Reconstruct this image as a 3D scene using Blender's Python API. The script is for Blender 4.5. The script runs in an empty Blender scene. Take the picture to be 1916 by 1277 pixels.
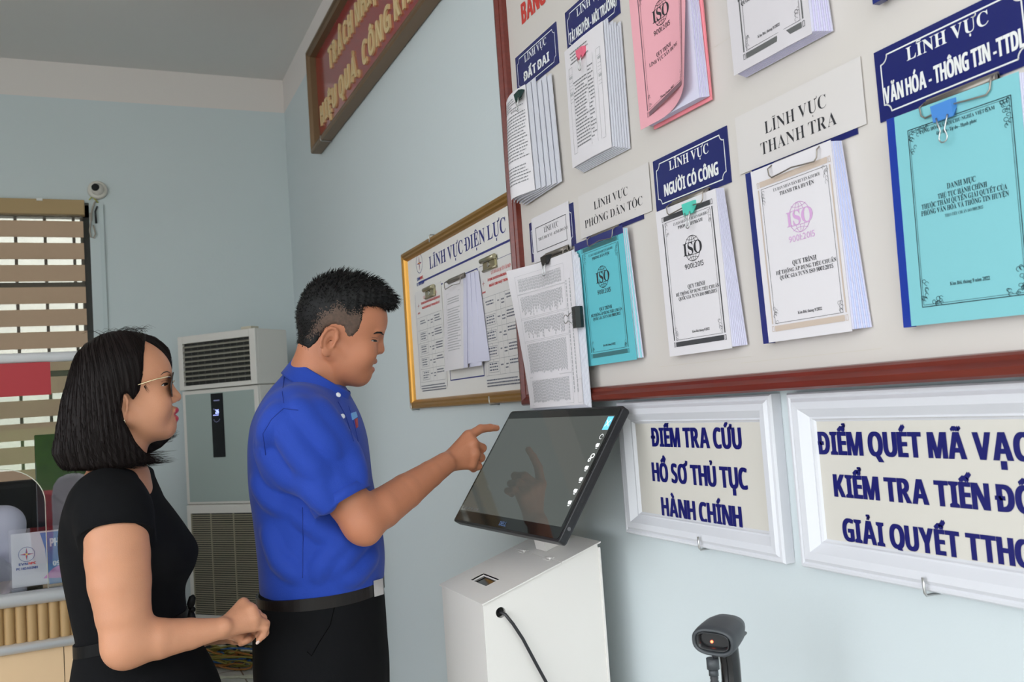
import bpy, bmesh, math, random, unicodedata
import numpy as np
from mathutils import Vector, Matrix
from mathutils.bvhtree import BVHTree
random.seed(7)
C = bpy.context.scene.collection
SC = bpy.context.scene

# ------------------------------------------------------------------ camera
F_PX, YAW, PITCH, ROLL = 1691.65, 0.4249, 0.0667, -0.0698
CAM = np.array([-1.0848, 0.0, 1.3995])
def cam_axes():
    cy, sy, cp, sp = math.cos(YAW), math.sin(YAW), math.cos(PITCH), math.sin(PITCH)
    f = np.array([sy*cp, cy*cp, sp]); r0 = np.array([cy, -sy, 0.0]); u0 = np.cross(r0, f)
    c, s = math.cos(ROLL), math.sin(ROLL)
    return c*r0 + s*u0, -s*r0 + c*u0, f
RGT, UPV, FWD = cam_axes()
cam = bpy.data.cameras.new('camera'); cam.sensor_width = 36; cam.lens = F_PX/1916*36; cam.clip_start = 0.02
cam.dof.use_dof = True; cam.dof.focus_distance = 1.95; cam.dof.aperture_fstop = 9.0
camo = bpy.data.objects.new('camera', cam); C.objects.link(camo)
camo.matrix_world = Matrix(((RGT[0], UPV[0], -FWD[0], CAM[0]), (RGT[1], UPV[1], -FWD[1], CAM[1]),
                            (RGT[2], UPV[2], -FWD[2], CAM[2]), (0, 0, 0, 1)))
SC.camera = camo
def ray(px, py): return FWD + RGT*(px-958)/F_PX - UPV*(py-638.5)/F_PX
def at(px, py, D): return CAM + ray(px, py)*D          # a point at a chosen distance along the view axis

# ------------------------------------------------------------------ light: daylight through the open shop front
SC.view_settings.view_transform = 'Standard'; SC.view_settings.look = 'None'
SC.view_settings.gamma = 1; SC.view_settings.use_curve_mapping = False
SC.view_settings.exposure = 0.46
w = bpy.data.worlds.new('sky'); SC.world = w; w.use_nodes = True
bg = w.node_tree.nodes['Background']; bg.inputs[0].default_value = (0.90, 0.95, 1.0, 1); bg.inputs[1].default_value = 3.0
def area(name, loc, target, sx, sy, power, col):
    l = bpy.data.lights.new(name, 'AREA'); l.shape = 'RECTANGLE'; l.size = sx; l.size_y = sy; l.energy = power; l.color = col
    o = bpy.data.objects.new(name, l); C.objects.link(o); o.location = loc
    o.rotation_euler = (Vector(target)-Vector(loc)).to_track_quat('-Z', 'Y').to_euler(); return o
sun = bpy.data.lights.new('sun', 'SUN'); sun.energy = 3.2; sun.angle = 0.01; sun.color = (1.0, 0.96, 0.88)
so = bpy.data.objects.new('sun', sun); C.objects.link(so); so.rotation_euler = Vector((-.6, -.3, -.74)).to_track_quat('-Z', 'Y').to_euler()
try: SC.cycles.use_denoising = True
except Exception: pass

# ------------------------------------------------------------------ materials
MATS = {}
def mat(name, col, rough=0.6, metal=0.0, noise=0.0, nscale=20.0, bump=0.0, bscale=150.0, spec=0.5, emit=None, trans=0.0, alpha=1.0, sheen=0.0, sss=0.0, coat=0.0, ior=None):
    if name in MATS: return MATS[name]
    m = bpy.data.materials.new(name); m.use_nodes = True; nt = m.node_tree; b = nt.nodes['Principled BSDF']
    b.inputs['Base Color'].default_value = (*col, 1); b.inputs['Roughness'].default_value = rough; b.inputs['Metallic'].default_value = metal
    b.inputs['Specular IOR Level'].default_value = spec
    b.inputs['Transmission Weight'].default_value = trans; b.inputs['Alpha'].default_value = alpha
    b.inputs['Sheen Weight'].default_value = sheen
    if ior: b.inputs['IOR'].default_value = ior
    if coat: b.inputs['Coat Weight'].default_value = coat; b.inputs['Coat Roughness'].default_value = 0.08
    if sss: b.inputs['Subsurface Weight'].default_value = sss; b.inputs['Subsurface Radius'].default_value = (0.010, 0.004, 0.002); b.inputs['Subsurface Scale'].default_value = 1.0
    if emit: b.inputs['Emission Color'].default_value = (*emit[:3], 1); b.inputs['Emission Strength'].default_value = emit[3]
    if noise or bump:
        tc = nt.nodes.new('ShaderNodeTexCoord')
    if noise:
        n = nt.nodes.new('ShaderNodeTexNoise'); n.inputs['Scale'].default_value = nscale; n.inputs['Detail'].default_value = 4
        nt.links.new(tc.outputs['Object'], n.inputs['Vector'])
        mx = nt.nodes.new('ShaderNodeMix'); mx.data_type = 'RGBA'
        mx.inputs[6].default_value = (*[c*(1-noise) for c in col], 1); mx.inputs[7].default_value = (*[min(1, c*(1+noise)) for c in col], 1)
        nt.links.new(n.outputs['Fac'], mx.inputs[0]); nt.links.new(mx.outputs[2], b.inputs['Base Color'])
    if bump:
        n2 = nt.nodes.new('ShaderNodeTexNoise'); n2.inputs['Scale'].default_value = bscale; n2.inputs['Detail'].default_value = 3
        nt.links.new(tc.outputs['Object'], n2.inputs['Vector'])
        bp = nt.nodes.new('ShaderNodeBump'); bp.inputs['Strength'].default_value = bump; bp.inputs['Distance'].default_value = 0.002
        nt.links.new(n2.outputs['Fac'], bp.inputs['Height']); nt.links.new(bp.outputs[0], b.inputs['Normal'])
    MATS[name] = m; return m
def clear_mat(name, tint, ior):
    # clear sheet: see-through with true mirror reflection at its surface
    m = bpy.data.materials.new(name); m.use_nodes = True; nt = m.node_tree; out = nt.nodes['Material Output']; nt.nodes.remove(nt.nodes['Principled BSDF'])
    t = nt.nodes.new('ShaderNodeBsdfTransparent'); t.inputs[0].default_value = (*tint, 1); g = nt.nodes.new('ShaderNodeBsdfGlossy'); g.inputs['Roughness'].default_value = 0.01
    f = nt.nodes.new('ShaderNodeFresnel'); f.inputs[0].default_value = ior; mx = nt.nodes.new('ShaderNodeMixShader')
    nt.links.new(f.outputs[0], mx.inputs[0]); nt.links.new(t.outputs[0], mx.inputs[1]); nt.links.new(g.outputs[0], mx.inputs[2]); nt.links.new(mx.outputs[0], out.inputs[0]); return m
def lin(r, g, b):
    f = lambda c: (c/255/12.92 if c/255 <= 0.04045 else ((c/255+0.055)/1.055)**2.4)
    return (f(r), f(g), f(b))

# ------------------------------------------------------------------ mesh builder
class MB:
    def __init__(s): s.v = []; s.f = []; s.m = []; s.s = []
    def add(s, vs, fs, m=0, smooth=False):
        o = len(s.v); s.v += [tuple(float(c) for c in p) for p in vs]
        for f in fs: s.f.append([i+o for i in f]); s.m.append(m); s.s.append(smooth)
        return s
    def box(s, a, b, m=0):
        x0, y0, z0 = a; x1, y1, z1 = b
        s.add([(x0,y0,z0),(x1,y0,z0),(x1,y1,z0),(x0,y1,z0),(x0,y0,z1),(x1,y0,z1),(x1,y1,z1),(x0,y1,z1)],
              [(0,3,2,1),(4,5,6,7),(0,1,5,4),(1,2,6,5),(2,3,7,6),(3,0,4,7)], m); return s
    def quad(s, a, b, c, d, m=0): s.add([a, b, c, d], [(0,1,2,3)], m); return s
    def rect(s, x0, y0, x1, y1, z, m=0): return s.quad((x0,y0,z),(x1,y0,z),(x1,y1,z),(x0,y1,z), m)
    def prism(s, pts, z0, z1, m=0):                     # polygon in XY extruded in Z
        n = len(pts)
        s.add([(x,y,z0) for x,y in pts]+[(x,y,z1) for x,y in pts],
              [list(range(n))[::-1], list(range(n,2*n))]+[(i,(i+1)%n,n+(i+1)%n,n+i) for i in range(n)], m); return s
    def loft(s, rings, m=0, smooth=True, cap=True, closed=True):
        n = len(rings[0]); vs = [p for r in rings for p in r]; fs = []
        for k in range(len(rings)-1):
            for i in range(n if closed else n-1):
                j = (i+1) % n; fs.append((k*n+i, k*n+j, (k+1)*n+j, (k+1)*n+i))
        s.add(vs, fs, m, smooth)
        if cap and closed:
            o = len(s.v)-len(vs)
            s.f.append([o+i for i in range(n)][::-1]); s.f.append([o+(len(rings)-1)*n+i for i in range(n)]); s.m += [m, m]; s.s += [False, False]
        return s
    def tube(s, pts, r, n=10, m=0, squash=None):
        P = [np.array(p, float) for p in pts]; R = r if hasattr(r, '__len__') else [r]*len(P)
        rings = []; prev = None
        for i, p in enumerate(P):
            t = P[min(i+1, len(P)-1)]-P[max(i-1, 0)]; t = t/(np.linalg.norm(t)+1e-12)
            if prev is None:
                a = np.array([0, 0, 1.0]) if abs(t[2]) < 0.9 else np.array([1.0, 0, 0])
                nx = np.cross(a, t)
            else: nx = prev - t*(prev@t)
            nx = nx/(np.linalg.norm(nx)+1e-12); prev = nx; ny = np.cross(t, nx)
            rings.append([p + R[i]*(math.cos(2*math.pi*k/n)*nx+math.sin(2*math.pi*k/n)*ny*(squash or 1)) for k in range(n)])
        return s.loft(rings, m)
    def cyl(s, a, b, r, n=16, m=0, r2=None): return s.tube([a, b], [r, r if r2 is None else r2], n, m)
    def sphere(s, c, r, n=16, m=0, sc=(1,1,1)):
        rings = []
        for i in range(n//2+1):
            th = math.pi*i/(n//2); th = min(max(th, 0.02), math.pi-0.02)
            rings.append([(c[0]+r*sc[0]*math.sin(th)*math.cos(2*math.pi*k/n), c[1]+r*sc[1]*math.sin(th)*math.sin(2*math.pi*k/n), c[2]-r*sc[2]*math.cos(th)) for k in range(n)])
        return s.loft(rings, m)
    def build(s, name, mats, parent=None, bevel=0, seg=2, label=None, smooth=False):
        me = bpy.data.meshes.new(name); me.from_pydata(s.v, [], s.f)
        if not isinstance(mats, (list, tuple)): mats = [mats]
        for m in mats: me.materials.append(m)
        me.polygons.foreach_set('material_index', s.m)
        me.polygons.foreach_set('use_smooth', [bool(x) or smooth for x in s.s])
        me.update()
        o = bpy.data.objects.new(name, me); C.objects.link(o)
        if parent: o.parent = parent
        if bevel:
            bv = o.modifiers.new('bevel', 'BEVEL'); bv.width = bevel; bv.segments = seg; bv.limit_method = 'ANGLE'; bv.angle_limit = 0.6; bv.harden_normals = False
        if label: o['label'] = label
        return o
def tag(o, label, cat, group=None, kind=None):
    o['label'] = label; o['category'] = cat
    if group: o['group'] = group
    if kind: o['kind'] = kind
    return o
def struct(o): o['kind'] = 'structure'; return o
def empty(name, loc=(0,0,0), rz=0.0):
    o = bpy.data.objects.new(name, None); C.objects.link(o); o.location = loc; o.rotation_euler = (0, 0, rz); o.empty_display_size = 0.05; return o
def wall_root(name, y, z, off=0.0, tilt=0.0, spin=0.0):
    # an Empty on the right wall: local X runs right as seen from the room (-Y), local Y up, local Z out of the wall
    o = empty(name)
    M = Matrix(((0,0,-1,-off),(-1,0,0,y),(0,1,0,z),(0,0,0,1)))
    o.matrix_world = M @ Matrix.Rotation(tilt, 4, 'X') @ Matrix.Rotation(spin, 4, 'Z'); return o

# ------------------------------------------------------------------ lettering: glyph meshes, composed letter by letter with accents
GL = {}
def glyph(ch, style):
    k = (ch, style)
    if k in GL: return GL[k]
    up = ord(ch)-65 if 'A' <= ch <= 'Z' else None; lo = ord(ch)-97 if 'a' <= ch <= 'z' else None; di = ord(ch)-48 if '0' <= ch <= '9' else None
    s = ch; off = 0.0; unshear = 0.0
    style = 'hb' if style == 'hw' else style
    if style == 'sb':
        if up is not None: s = chr(0x1D400+up)
        elif lo is not None: s = chr(0x1D41A+lo)
        elif di is not None: s = chr(0x1D7CE+di)
    elif style == 'sr':
        off = -0.011
        if up is not None: s = chr(0x1D400+up)
        elif lo is not None: s = chr(0x1D41A+lo)
        elif di is not None: s = chr(0x1D7CE+di)
    elif style == 'hb':
        if up is not None: s = chr(0x1D5D4+up)
        elif lo is not None: s = chr(0x1D5EE+lo)
        elif di is not None: s = chr(0x1D7EC+di)
    c = bpy.data.curves.new('glyph', 'FONT'); c.body = s; c.resolution_u = 3; c.offset = off
    o = bpy.data.objects.new('glyph', c); C.objects.link(o)
    dg = bpy.context.evaluated_depsgraph_get(); me = bpy.data.meshes.new_from_object(o.evaluated_get(dg))
    V = np.array([v.co[:2] for v in me.vertices]) if len(me.vertices) else np.zeros((0, 2)); Fs = [list(p.vertices) for p in me.polygons]
    if unshear and len(V): V[:, 0] -= unshear*V[:, 1]
    bpy.data.objects.remove(o); bpy.data.curves.remove(c); bpy.data.meshes.remove(me)
    GL[k] = (V, Fs); return GL[k]
def stroke(pts, w):
    # a polyline of width w as quads
    vs = []; fs = []
    for (x0, y0), (x1, y1) in zip(pts[:-1], pts[1:]):
        dx, dy = x1-x0, y1-y0; l = math.hypot(dx, dy) or 1; nx, ny = -dy/l*w/2, dx/l*w/2
        ex, ey = dx/l*w*0.2, dy/l*w*0.2
        o = len(vs); vs += [(x0-nx-ex, y0-ny-ey), (x1-nx+ex, y1-ny+ey), (x1+nx+ex, y1+ny+ey), (x0+nx-ex, y0+ny-ey)]; fs.append([o, o+1, o+2, o+3])
    return vs, fs
def text2d(s, style):
    # text of cap height 1 from x = 0; returns verts, faces, width
    cap = glyph('H', style)[0]; cap = cap[:, 1].max() if len(cap) else 0.7
    gap = {'hb': 0.13, 'hw': 0.34, 'sb': 0.08, 'sr': 0.10, 'pl': 0.13}[style]; wt = {'hb': 0.2, 'hw': 0.2, 'sb': 0.13, 'sr': 0.07, 'pl': 0.11}[style]
    x = 0.0; VV = []; FF = []
    def put(vs, fs):
        o = len(VV); VV.extend([tuple(v) for v in vs]); FF.extend([[i+o for i in f] for f in fs])
    for ch in unicodedata.normalize('NFC', s):
        if ch == ' ': x += 0.34; continue
        bar = ch in 'Đđ'
        base = 'D' if ch == 'Đ' else 'd' if ch == 'đ' else ch
        dec = unicodedata.normalize('NFD', base); b, marks = dec[0], dec[1:]
        if b == 'i' and marks and any(m != '\u0323' for m in marks): b = 'ı' if False else 'i'
        V, Fs = glyph(b, style)
        if not len(V): x += 0.3; continue
        V = V/cap; x0 = V[:, 0].min(); V = V - np.array([x0, 0])
        if b in '9': pass
        wd = V[:, 0].max(); top = V[:, 1].max(); put(V + np.array([x, 0]), Fs)
        if b == 'i' or b == 'j': top = max(top, 0.9)
        cx = x+wd/2; ux = 0.16; my = top+0.06
        if bar:
            yb = 0.5 if ch == 'Đ' else 0.82
            xb = x-0.06 if ch == 'Đ' else x+wd*0.45
            put(*stroke([(xb, yb), (xb+0.38, yb)], wt*0.8))
        hat = '\u0302' in marks or '\u0306' in marks
        for m in marks:
            if m == '\u0302': put(*stroke([(cx-0.19, my), (cx, my+0.12), (cx+0.19, my)], wt*0.75))
            elif m == '\u0306': put(*stroke([(cx-0.18, my+0.14), (cx-0.1, my+0.03), (cx+0.1, my+0.03), (cx+0.18, my+0.14)], wt*0.7))
            elif m == '\u031b': put(*stroke([(x+wd*0.84, top*0.93), (x+wd+0.06, top+0.0), (x+wd+0.09, top+0.13)], wt*0.8))
            elif m == '\u0323': put(*stroke([(cx, -0.28), (cx, -0.28+wt*1.1)], wt*1.1))
            else:
                ax, ay = ((cx+0.2, my+0.09) if m == '\u0301' else (cx+0.20, my+0.10)) if hat else (cx, my)
                if m == '\u0301': put(*stroke([(ax-0.06, ay), (ax+0.12, ay+0.17)], wt*0.8))
                elif m == '\u0300': put(*stroke([(ax-0.12, ay+0.17), (ax+0.06, ay)], wt*0.8))
                elif m == '\u0303':
                    if hat: ax, ay = cx, my+0.2
                    put(*stroke([(ax-0.2, ay+0.02), (ax-0.1, ay+0.1), (ax+0.1, ay+0.03), (ax+0.2, ay+0.11)], wt*0.65))
                elif m == '\u0309':
                    if not hat: pass
                    put(*stroke([(ax-0.07, ay+0.15), (ax+0.04, ay+0.17), (ax+0.07, ay+0.10), (ax, ay+0.05), (ax, ay-0.01)], wt*0.45))
        x += wd + gap
        if '\u031b' in marks: x += 0.05
    return np.array(VV), FF, max(x-gap, 0.01)
def put_text(mb, s, style, x, y, cap, width=None, z=0.0, m=0, align='c', slope=0.0, fn=None):
    V, Fs, wd = text2d(s, style)
    if style == 'hb':                                   # thicken the uprights of the condensed heavy face
        n = len(V); V = np.concatenate([V+np.array([-.058, 0]), V+np.array([.058, 0])]); Fs = Fs+[[i+n for i in f] for f in Fs]; nh = n
    sx = (width/wd) if width else cap
    V = V*np.array([sx, cap]); W = wd*sx
    ox = x-W/2 if align == 'c' else (x if align == 'l' else x-W)
    P = [(ox+a, y+b+slope*a, z+(.0002 if style == 'hb' and i >= nh else 0)) for i, (a, b) in enumerate(V)]
    if fn: P = [fn(*p) for p in P]
    mb.add(P, Fs, m); return W
def text_lines(mb, x0, x1, y, lines, pitch, h, z, m=0, fill=0.75, wmin=0.004, wmax=0.012, ragged=0.2, seed=0, fn=None):
    # rows of small print, too fine to read: word-length dashes
    rg = random.Random(seed)
    for i in range(lines):
        xe = x1-(x1-x0)*(rg.random()*ragged if rg.random() < 0.5 else 0); x = x0+(0.006 if rg.random() < .15 else 0)
        while x < xe-0.001:
            wv = min(rg.uniform(wmin, wmax), xe-x); yy = y-i*pitch
            q = [(x, yy, z), (x+wv*fill, yy, z), (x+wv*fill, yy+h, z), (x, yy+h, z)]
            if fn: q = [fn(*p) for p in q]
            mb.add(q, [(0,1,2,3)], m); x += wv
def outline(mb, x0, y0, x1, y1, w, z, m=0, fn=None):
    for a, b, c, d in ((x0,y0,x1,y0+w),(x0,y1-w,x1,y1),(x0,y0+w,x0+w,y1-w),(x1-w,y0+w,x1,y1-w)):
        q = [(a,b,z),(c,b,z),(c,d,z),(a,d,z)]
        if fn: q = [fn(*p) for p in q]
        mb.add(q, [(0,1,2,3)], m)
def arc(cx, cy, rx, ry, a0, a1, n=14): return [(cx+rx*math.cos(math.radians(a0+(a1-a0)*i/n)), cy+ry*math.sin(math.radians(a0+(a1-a0)*i/n))) for i in range(n+1)]
def put_stroke(mb, pts, w, z, m=0, fn=None):
    vs, fs = stroke(pts, w); P = [(a, b, z) for a, b in vs]
    if fn: P = [fn(*p) for p in P]
    mb.add(P, fs, m)
# ================================================================== the setting
FLOOR = 0.11; BACK = 5.62; CEIL = 3.515; PAINT = 3.305
M_blue = mat('wall_paint_blue', (0.60, 0.655, 0.67), 0.55, bump=0.25, bscale=60, noise=0.02, nscale=2)
M_cream = mat('wall_paint_cream', (0.74, 0.68, 0.65), 0.6, bump=0.2, bscale=60)
M_ceil = mat('ceiling_paint', (0.70, 0.69, 0.67), 0.8)
def tile_mat():
    m = bpy.data.materials.new('floor_tiles'); m.use_nodes = True; nt = m.node_tree; b = nt.nodes['Principled BSDF']
    tc = nt.nodes.new('ShaderNodeTexCoord'); br = nt.nodes.new('ShaderNodeTexBrick'); br.offset = 0
    br.inputs['Scale'].default_value = 1; br.inputs['Brick Width'].default_value = 0.5; br.inputs['Row Height'].default_value = 0.5; br.inputs['Mortar Size'].default_value = 0.004
    br.inputs['Color1'].default_value = (0.50, 0.49, 0.46, 1); br.inputs['Color2'].default_value = (0.53, 0.52, 0.49, 1); br.inputs['Mortar'].default_value = (0.2, 0.15, 0.12, 1)
    nt.links.new(tc.outputs['Object'], br.inputs['Vector']); nt.links.new(br.outputs['Color'], b.inputs['Base Color']); b.inputs['Roughness'].default_value = 0.25; return m
struct(MB().box((-5, -1.6, FLOOR-0.1), (0.15, 5.8, FLOOR)).build('floor', tile_mat()))
struct(MB().box((-5, -1.6, CEIL), (0.15, 5.8, CEIL+0.12)).build('ceiling', M_ceil))
def two_tone(mb, x0, x1, y0, y1, z0, z1):
    mb.box((x0, y0, z0), (x1, y1, PAINT), 0) if z0 < PAINT else None
    mb.box((x0, y0, PAINT), (x1, y1, z1), 1)
mb = MB(); two_tone(mb, 0, 0.15, -1.6, 5.8, FLOOR, CEIL); struct(mb.build('wall_right', [M_blue, M_cream]))
mb = MB(); two_tone(mb, -5.15, -5, 2.3, 5.8, FLOOR, CEIL); struct(mb.build('wall_left', [M_blue, M_cream]))  # unseen wall, cut short so daylight comes in from the left
WX0, WX1, WZ0, WZ1 = -3.4, -1.135, 1.0, 2.70
mb = MB()
mb.box((-5, BACK, FLOOR), (WX0, BACK+0.18, PAINT)); mb.box((WX1, BACK, FLOOR), (0, BACK+0.18, PAINT))
mb.box((WX0, BACK, FLOOR), (WX1, BACK+0.18, WZ0)); mb.box((WX0, BACK, WZ1), (WX1, BACK+0.18, PAINT)); mb.box((-5, BACK, PAINT), (0, BACK+0.18, CEIL), 1)
struct(mb.build('wall_back', [M_blue, M_cream]))
# window behind the blind: dark frame, grille bars, one pane
win = struct(empty('window_1', (WX0, BACK+0.1, WZ0)))
M_dark = mat('dark_frame', (0.03, 0.03, 0.032), 0.4)
mb = MB(); W_, H_ = WX1-WX0, WZ1-WZ0
for a, b in (((0,-.03,0),(W_,.03,.05)), ((0,-.03,H_-.07),(W_,.03,H_)), ((0,-.03,0),(.05,.03,H_)), ((W_-.05,-.03,0),(W_,.03,H_))): mb.box(a, b)
for zz in (2.232, 1.74, 1.3): mb.box((0,-.025,zz-WZ0-.022),(W_,.025,zz-WZ0+.022))
for xx in (-1.75, -2.3, -2.85): mb.box((xx-WX0-.03,-.025,0),(xx-WX0+.03,.025,H_))
mb.build('frame', M_dark, win)
mb = MB(); x = 0.1
while x < W_-0.06: mb.box((x,-.006,0.04),(x+.016,.01,H_-.05)); x += 0.148
mb.build('grille', mat('grille_paint', (0.10, 0.10, 0.11), 0.5), win)
MB().box((.05,.012,.05),(W_-.05,.018,H_-.07)).build('pane', clear_mat('window_glass', (.93,.95,.94), 1.45), win)
# what stands outside the window
o = tag(MB().box((-7,9.2,-.5),(3,9.5,5)).build('garden_wall', mat('cream_render', (0.85,0.80,0.70), 0.8, noise=.12, nscale=6)), 'pale rendered outside wall seen in slivers through the blind gaps', 'wall')  # cream is the outside wall's own colour
o = tag(MB().box((-9,5.85,-.1),(4,9.2,0.0)).build('yard', mat('yard_concrete', (0.55,0.52,0.48), 0.9, noise=.1)), 'pale concrete yard outside behind the blind window', 'ground')
o['kind'] = 'structure'
# zebra blind
bl = tag(empty('zebra_blind', (WX0-.02, BACK-.012, WZ0)), 'brown striped zebra roller blind drawn down over the back window', 'blind')
BW = -1.157-(WX0-.02); BH = WZ1+.008-WZ0
M_band = mat('blind_fabric', lin(196,166,140), 0.85, bump=.3, bscale=400, noise=.03, nscale=30)
M_head = mat('blind_headbox', lin(178,150,108), 0.7)
MB().box((0,-.03,BH-.085),(BW,.03,BH)).build('headbox', M_head, bl, bevel=.004)
mb = MB(); z = BH-.085
M_sheer = mat('blind_sheer', (0.17,0.145,0.115), 0.9, alpha=0.58)
mb.quad((.01,0,z-.034),(BW-.012,0,z-.034),(BW-.012,0,z),(.01,0,z),1); z -= .034
k = 0
while z > 0.0:
    z1 = max(z-.092, -.02)
    mb.box((.008,-.004,z1),(BW-.01,.002,z)); 
    mb.quad((.01,0,z1-.033),(BW-.012,0,z1-.033),(BW-.012,0,z1),(.01,0,z1),1); z = z1-.033; k += 1
mb.build('fabric', [M_band, M_sheer], bl)
MB().box((BW-.008,-.004,0),(BW-.003,.004,BH-.08)).build('side_cord', mat('cord_yellow', lin(140,128,60), 0.6), bl)
MB().rect(-.01,0,.04,.01,0).build('maker_tag', mat('white_paper', (0.82,0.82,0.82), 0.6), bl)
t = bl.children[-1]; t.location = (BW-.055,-.0312,BH-.068); t.rotation_euler = (math.pi/2,0,0)
MB().box((0,0,0),(.03,.012,.014)).build('bracket', mat('white_plastic', (0.75,0.75,0.73), 0.4), bl).location = (BW-.24,-.04,BH-.012)

M_steel = mat('steel', (0.55,0.55,0.54), 0.28, 1.0)
M_wire = mat('dull_wire', (0.38,0.34,0.30), 0.35, 0.9)
# ------------------------------------------------------------------ frames and boards on the right wall
def frame_rings(mb, W, H, prof, m=0):
    # prof: (inset, height) points from the outer edge inwards; mitred corners
    rings = [[(i,i,h),(W-i,i,h),(W-i,H-i,h),(i,H-i,h)] for i, h in prof]
    for r0, r1 in zip(rings[:-1], rings[1:]):
        for k in range(4):
            j = (k+1) % 4; mb.add([r0[k], r0[j], r1[j], r1[k]], [(0,1,2,3)], m)
def wood_mat():
    m = bpy.data.materials.new('red_brown_wood'); m.use_nodes = True; nt = m.node_tree; b = nt.nodes['Principled BSDF']
    tc = nt.nodes.new('ShaderNodeTexCoord'); mp = nt.nodes.new('ShaderNodeMapping'); mp.inputs['Scale'].default_value = (3, 60, 40)
    n = nt.nodes.new('ShaderNodeTexNoise'); n.inputs['Scale'].default_value = 2.2; n.inputs['Detail'].default_value = 5
    mx = nt.nodes.new('ShaderNodeMix'); mx.data_type = 'RGBA'; mx.inputs[6].default_value = (*lin(84,30,22), 1); mx.inputs[7].default_value = (*lin(122,48,36), 1)
    nt.links.new(tc.outputs['Object'], mp.inputs[0]); nt.links.new(mp.outputs[0], n.inputs['Vector']); nt.links.new(n.outputs['Fac'], mx.inputs[0]); nt.links.new(mx.outputs[2], b.inputs['Base Color'])
    b.inputs['Roughness'].default_value = 0.28; return m
M_board = mat('board_white', lin(208,201,195), 0.38, noise=.015, nscale=3)
BO = 0.03
NB = tag(wall_root('notice_board', 2.245, 1.386), 'large white notice board framed in glossy red-brown wood, covered with booklets', 'notice board')
BWD, BHT = 2.50, 1.37
MB().box((.02,.02,.0265),(BWD-.02,BHT-.02,BO)).build('panel', M_board, NB)
mb = MB(); frame_rings(mb, BWD, BHT, [(0,.0265),(0,.05),(.004,.056),(.014,.058),(.022,.05),(.028,.05),(.032,.044),(.034,BO)]); mb.build('frame', wood_mat(), NB)
def B(y, z): return 2.245-y, z-1.386                      # wall metres to the board's own plane
M_red = mat('red_print', lin(196,60,52), 0.5); M_navy = mat('navy_print', lin(32,40,120), 0.4); M_ink = mat('black_print', (0.025,0.025,0.03), 0.6)
M_grey = mat('grey_print', (0.20,0.20,0.21), 0.7); M_pale = mat('pale_grey_print', (0.40,0.40,0.41), 0.7)
mb = MB(); x, y = B(2.119, 2.405)
put_text(mb, 'BẢNG NIÊM YẾT', 'hb', x, y, .056, .39, BO+.0008, align='l')
x, y = B(2.245, 2.385); put_text(mb, 'ĐẢNG', 'hb', x, y, .012, .03, BO+.0008, align='l'); put_stroke(mb, [(x+.008,y+.02),(x+.012,y+.045),(x+.004,y+.03)], .003, BO+.0008)
mb.build('heading', M_red, NB)
# taped film edges left on the board
mb = MB()
for (ya, za, yb, zb) in ((1.62,2.03,1.0,2.03),(1.33,1.44,1.0,1.44),(1.6,1.45,1.3,1.45)):
    (x0, y0), (x1, y1) = B(ya, za), B(yb, zb); mb.rect(x0, y0-.0006, x1, y1+.0006, BO+.0004)
mb.build('tape_edge', mat('tape_line', lin(206,198,188), 0.5), NB)

M_plate = mat('plate_blue', lin(20,28,98), 0.22, coat=.4)
M_white = mat('plate_white', lin(228,228,226), 0.4)
PLN = [0]
def plate(y, z, l1, l2, label, w1=.131, w2=.178, W=.246, H=.1055, text=True):
    r = tag(wall_root('name_plate', y, z, BO), label, 'sign', 'blue name plates on the notice board')
    MB().box((0,0,.0002),(W,H,.0022)).build('backing', M_plate, r)
    mb = MB(); zz = .0026; i = .011; c = .012; lw = .0022
    pts = [(i+c,i),(W-i-c,i)]+arc(W-i,i,c,c,180,90,6)[0:]+[(W-i,H-i-c)]+arc(W-i,H-i,c,c,270,180,6)+[(i+c,H-i)]+arc(i,H-i,c,c,0,-90,6)+[(i,i+c)]+arc(i,i,c,c,90,0,6)
    put_stroke(mb, pts+[pts[0]], lw, zz); mb.build('border', M_white, r)
    mb = MB(); put_text(mb, l1, 'sb', W/2, H-.034, .0185, w1, zz); put_text(mb, l2, 'hb', W/2, .0235, .0245, w2, zz); mb.build('lettering', M_white, r)
    return r
plate(2.175, 2.228, 'LĨNH VỰC', 'ĐẤT ĐAI', 'blue name plate reading ĐẤT ĐAI, nearest the board\'s left frame', w2=.15)
plate(1.880, 2.228, 'LĨNH VỰC', 'TÀI NGUYÊN - MÔI TRƯỜNG', 'blue name plate reading TÀI NGUYÊN - MÔI TRƯỜNG above the pink-clipped papers', w2=.215)
plate(1.556, 1.770, 'LĨNH VỰC', 'NGƯỜI CÓ CÔNG', 'blue name plate reading NGƯỜI CÓ CÔNG above a booklet with teal clip')
plate(0.960, 1.770, 'LĨNH VỰC', 'VĂN HÓA - THÔNG TIN -TTDL', 'blue name plate reading VĂN HÓA - THÔNG TIN -TTDL at right edge', w2=.222)
M_paper = mat('paper', lin(218,213,216), 0.75); M_film = mat('paper_film', lin(212,206,203), 0.35)
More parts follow.
